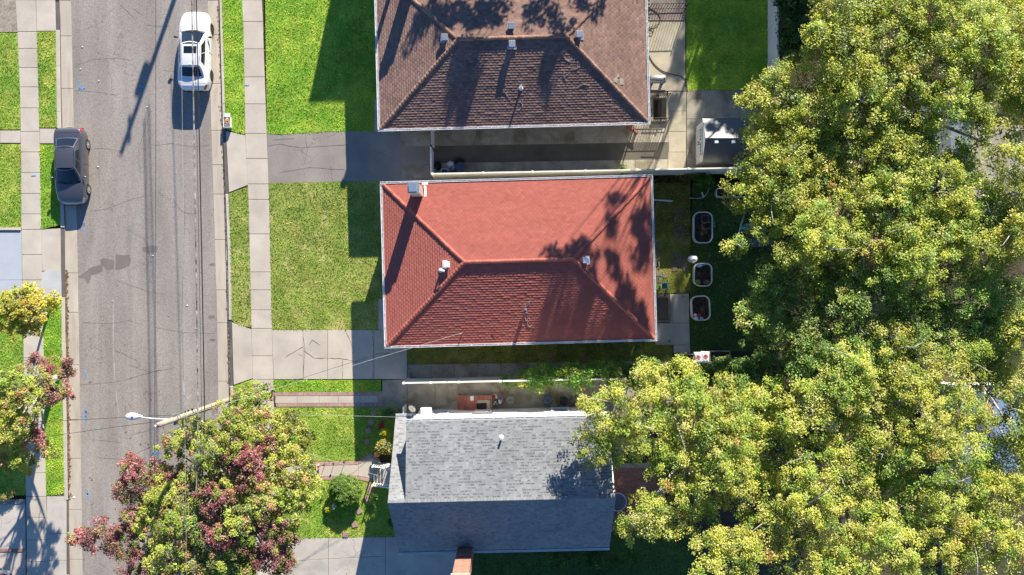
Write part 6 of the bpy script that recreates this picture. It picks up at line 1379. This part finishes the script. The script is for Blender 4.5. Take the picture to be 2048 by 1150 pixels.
# bags of soil on a raised bed
def raised(x0, y0, x1, y1, lab):
    a, b = P(x0,y1), P(x1,y0); t = thing('raised_bed', lab, 'raised bed', ((a.x+b.x)/2,(a.y+b.y)/2,0)); cx, cy, w, l_ = (a.x+b.x)/2, (a.y+b.y)/2, b.x-a.x, b.y-a.y
    for dx, dy, sx_, sy_ in ((0,l_/2,w,.06),(0,-l_/2,w,.06),(-w/2+.03,0,.06,l_-.062),(w/2-.03,0,.06,l_-.062)): part('plank', MB().box((cx+dx,cy+dy,.2),(sx_,sy_,.42), bev=.01), 'grey_wood', t)
    part('soil', MB().box((cx,cy,.12),(w-.12,l_-.06,.2)), 'mulch', t); return cx, cy
raised(1416,702,1458,727,'dark timber raised bed right of the two white soil bags'); raised(1352,708,1386,724,'dark timber raised bed left of the two white soil bags')
def soil_bag(px, py, rz, lab, z=.05):
    c = P(px,py); t = thing('soil_bag', lab, 'bag', (c.x,c.y,z), rz=rz); n = 10; vs = []; w, l_ = .25, .36
    for sgn in (1,-1):
        for j in range(n+1):
            for i in range(n+1):
                u, v = -1+2*i/n, -1+2*j/n; e_ = (1-u**4)*(1-v**4); vs.append((u*w*(1-.06*(1-v*v)), v*l_*(1-.06*(1-u*u)), .12+sgn*.1*e_**.5+.012*math.sin(9*u+5*v)*(sgn > 0)))
    fs = []
    for s_ in range(2):
        for j in range(n):
            for i in range(n): q = (s_*(n+1)**2+j*(n+1)+i); f = (q, q+1, q+n+2, q+n+1); fs.append(f if s_ == 0 else f[::-1])
    part('sack', MB().add(vs, fs), 'plastic_bag', t, smooth=True, local=True)
    lg = MB(); N_ = 24
    def disc(m_, r0, r1, z_, a0=0, a1=360, cy_=.04):
        for k in range(N_): th0, th1 = R(a0+(a1-a0)*k/N_), R(a0+(a1-a0)*(k+1)/N_); m_.quad((r0*math.cos(th0),cy_+r0*math.sin(th0),z_),(r1*math.cos(th0),cy_+r1*math.sin(th0),z_),(r1*math.cos(th1),cy_+r1*math.sin(th1),z_),(r0*math.cos(th1),cy_+r0*math.sin(th1),z_))
    disc(lg, .09, .125, .235); disc(lg, .0, .075, .236, 0, 180, .05); lg.quad((-.09,-.005,.236),(.09,-.005,.236),(.09,.02,.236),(-.09,.02,.236)); lg.quad((-.015,-.09,.2355),(.015,-.09,.2355),(.015,-.0,.2355),(-.015,.0,.2355))
    part('printed_emblem', lg, 'print_red', t, local=True); part('printed_band', MB().quad((-.16,-.27,.205),(.16,-.27,.205),(.16,-.22,.215),(-.16,-.22,.215)), 'print_blue', t, local=True)
soil_bag(1393.5,714.5,.04,'white soil bag with a round red emblem, left of the pair', .3); soil_bag(1407.5,713,-.04,'white soil bag with a round red emblem, right of the pair', .3)
c = P(1400,714); solo('timber_pallet', MB().box((c.x,c.y+.25,.29),(1.0,.18,.03)).box((c.x,c.y,.29),(1.0,.18,.03)).box((c.x,c.y-.25,.29),(1.0,.18,.03)).box((c.x-.4,c.y,.13),(.1,.7,.27)).box((c.x+.4,c.y,.13),(.1,.7,.27)), 'grey_wood', 'grey timber pallet under the two white soil bags', 'pallet', tuple(c))
# things half seen below the oaks
for (x0,y0,x1,y1,mat,lab) in ((1484,475,1540,494,'tarp_grey','dark grey tarpaulin bundle glimpsed under the oak'),(1478,446,1530,470,'teal','teal tarpaulin bundle glimpsed under the oak')):
    a, b = P(x0,y1), P(x1,y0); cx, cy = (a.x+b.x)/2, (a.y+b.y)/2; solo('tarpaulin', MB().blob((cx,cy,.35),((b.x-a.x)/2,(b.y-a.y)/2,.38),14,8,.14,flat=.1), mat, lab, 'tarpaulin', (cx,cy,0))
def flat_shed(x0, y0, x1, y1, h, mat, lab, wall='siding_white'):
    a, b = P(x0,y1), P(x1,y0); cx, cy, w, l_ = (a.x+b.x)/2, (a.y+b.y)/2, b.x-a.x, b.y-a.y; t = thing('garage', lab, 'garage', (cx,cy,0)); part('wall', MB().box((cx,cy,h/2-.1),(w-.3,l_-.3,h+.1)), wall, t)
    part('roof', MB().add([(cx-w/2,cy-l_/2,h),(cx+w/2,cy-l_/2,h),(cx+w/2,cy+l_/2,h),(cx-w/2,cy+l_/2,h),(cx,cy-l_/2,h+.6),(cx,cy+l_/2,h+.6)], [(0,3,5,4),(1,4,5,2),(0,4,1),(2,5,3),(3,0,1,2)]), mat, t); part('door', MB().box((cx,cy-l_/2+.14,1.0),(min(2.2,w*.6),.06,1.95), bev=.01), 'white_paint', t)
flat_shed(1800,225,1900,345,2.5,'grey_metal','grey garage roof glimpsed through the upper right oaks'); flat_shed(1870,760,1990,960,2.6,'sky_tint_metal','pale metal garage roof glimpsed at the right edge through the oaks')
struct('pale_yard', MB().prism(poly([(1880,250),(2100,250),(2100,430),(1905,430)]), ZG, -.03), 'old_concrete')
# shaded end of the grey house
c = P(916,1078); t = thing('garden_chair', 'magenta garden chair tucked under the eave beside the brick chimney', 'chair', (c.x,c.y,0))
part('seat', MB().box((c.x,c.y,.42),(.5,.48,.05), bev=.015), 'pink', t); part('backrest', MB().box((c.x,c.y+.24,.72),(.5,.05,.55), bev=.015), 'pink', t)
for sx_ in (-1,1):
    for sy_ in (-1,1): part('leg', MB().box((c.x+sx_*.2,c.y+sy_*.18,.2),(.04,.04,.42)), 'pink', t)
c = P(1232,998); t = thing('round_table', 'round glass patio table between the grey house and the golden oak', 'table', (c.x,c.y,0))
part('table_top', MB().lathe([(.0,.70),(.5,.70),(.52,.715),(.5,.73),(.0,.73)], (c.x,c.y,0), 28), 'tarp_grey', t); part('rim', MB().tube([(c.x+.52*math.cos(a),c.y+.52*math.sin(a),.715) for a in [2*math.pi*i/28 for i in range(29)]], .02, 6, cap=False), 'white_metal', t)
for i in range(4): a = R(45+90*i); part('leg', MB().tube([(c.x+.3*math.cos(a),c.y+.3*math.sin(a),.7),(c.x+.42*math.cos(a),c.y+.42*math.sin(a),0)], .018, 6), 'white_metal', t)
c = P(1226,1035); t = thing('patio_chair', 'grey patio chair below the round glass table', 'chair', (c.x,c.y,0))
part('seat', MB().box((c.x,c.y,.42),(.48,.48,.05), .6, bev=.02), 'bin_grey', t); part('backrest', MB().box((c.x-.13,c.y-.19,.7),(.46,.05,.5), .6, bev=.02), 'bin_grey', t)
for a in (45,135,225,315): a = R(a)+.6; part('leg', MB().tube([(c.x+.26*math.cos(a),c.y+.26*math.sin(a),.42),(c.x+.3*math.cos(a),c.y+.3*math.sin(a),0)], .016, 6), 'grey_metal', t)
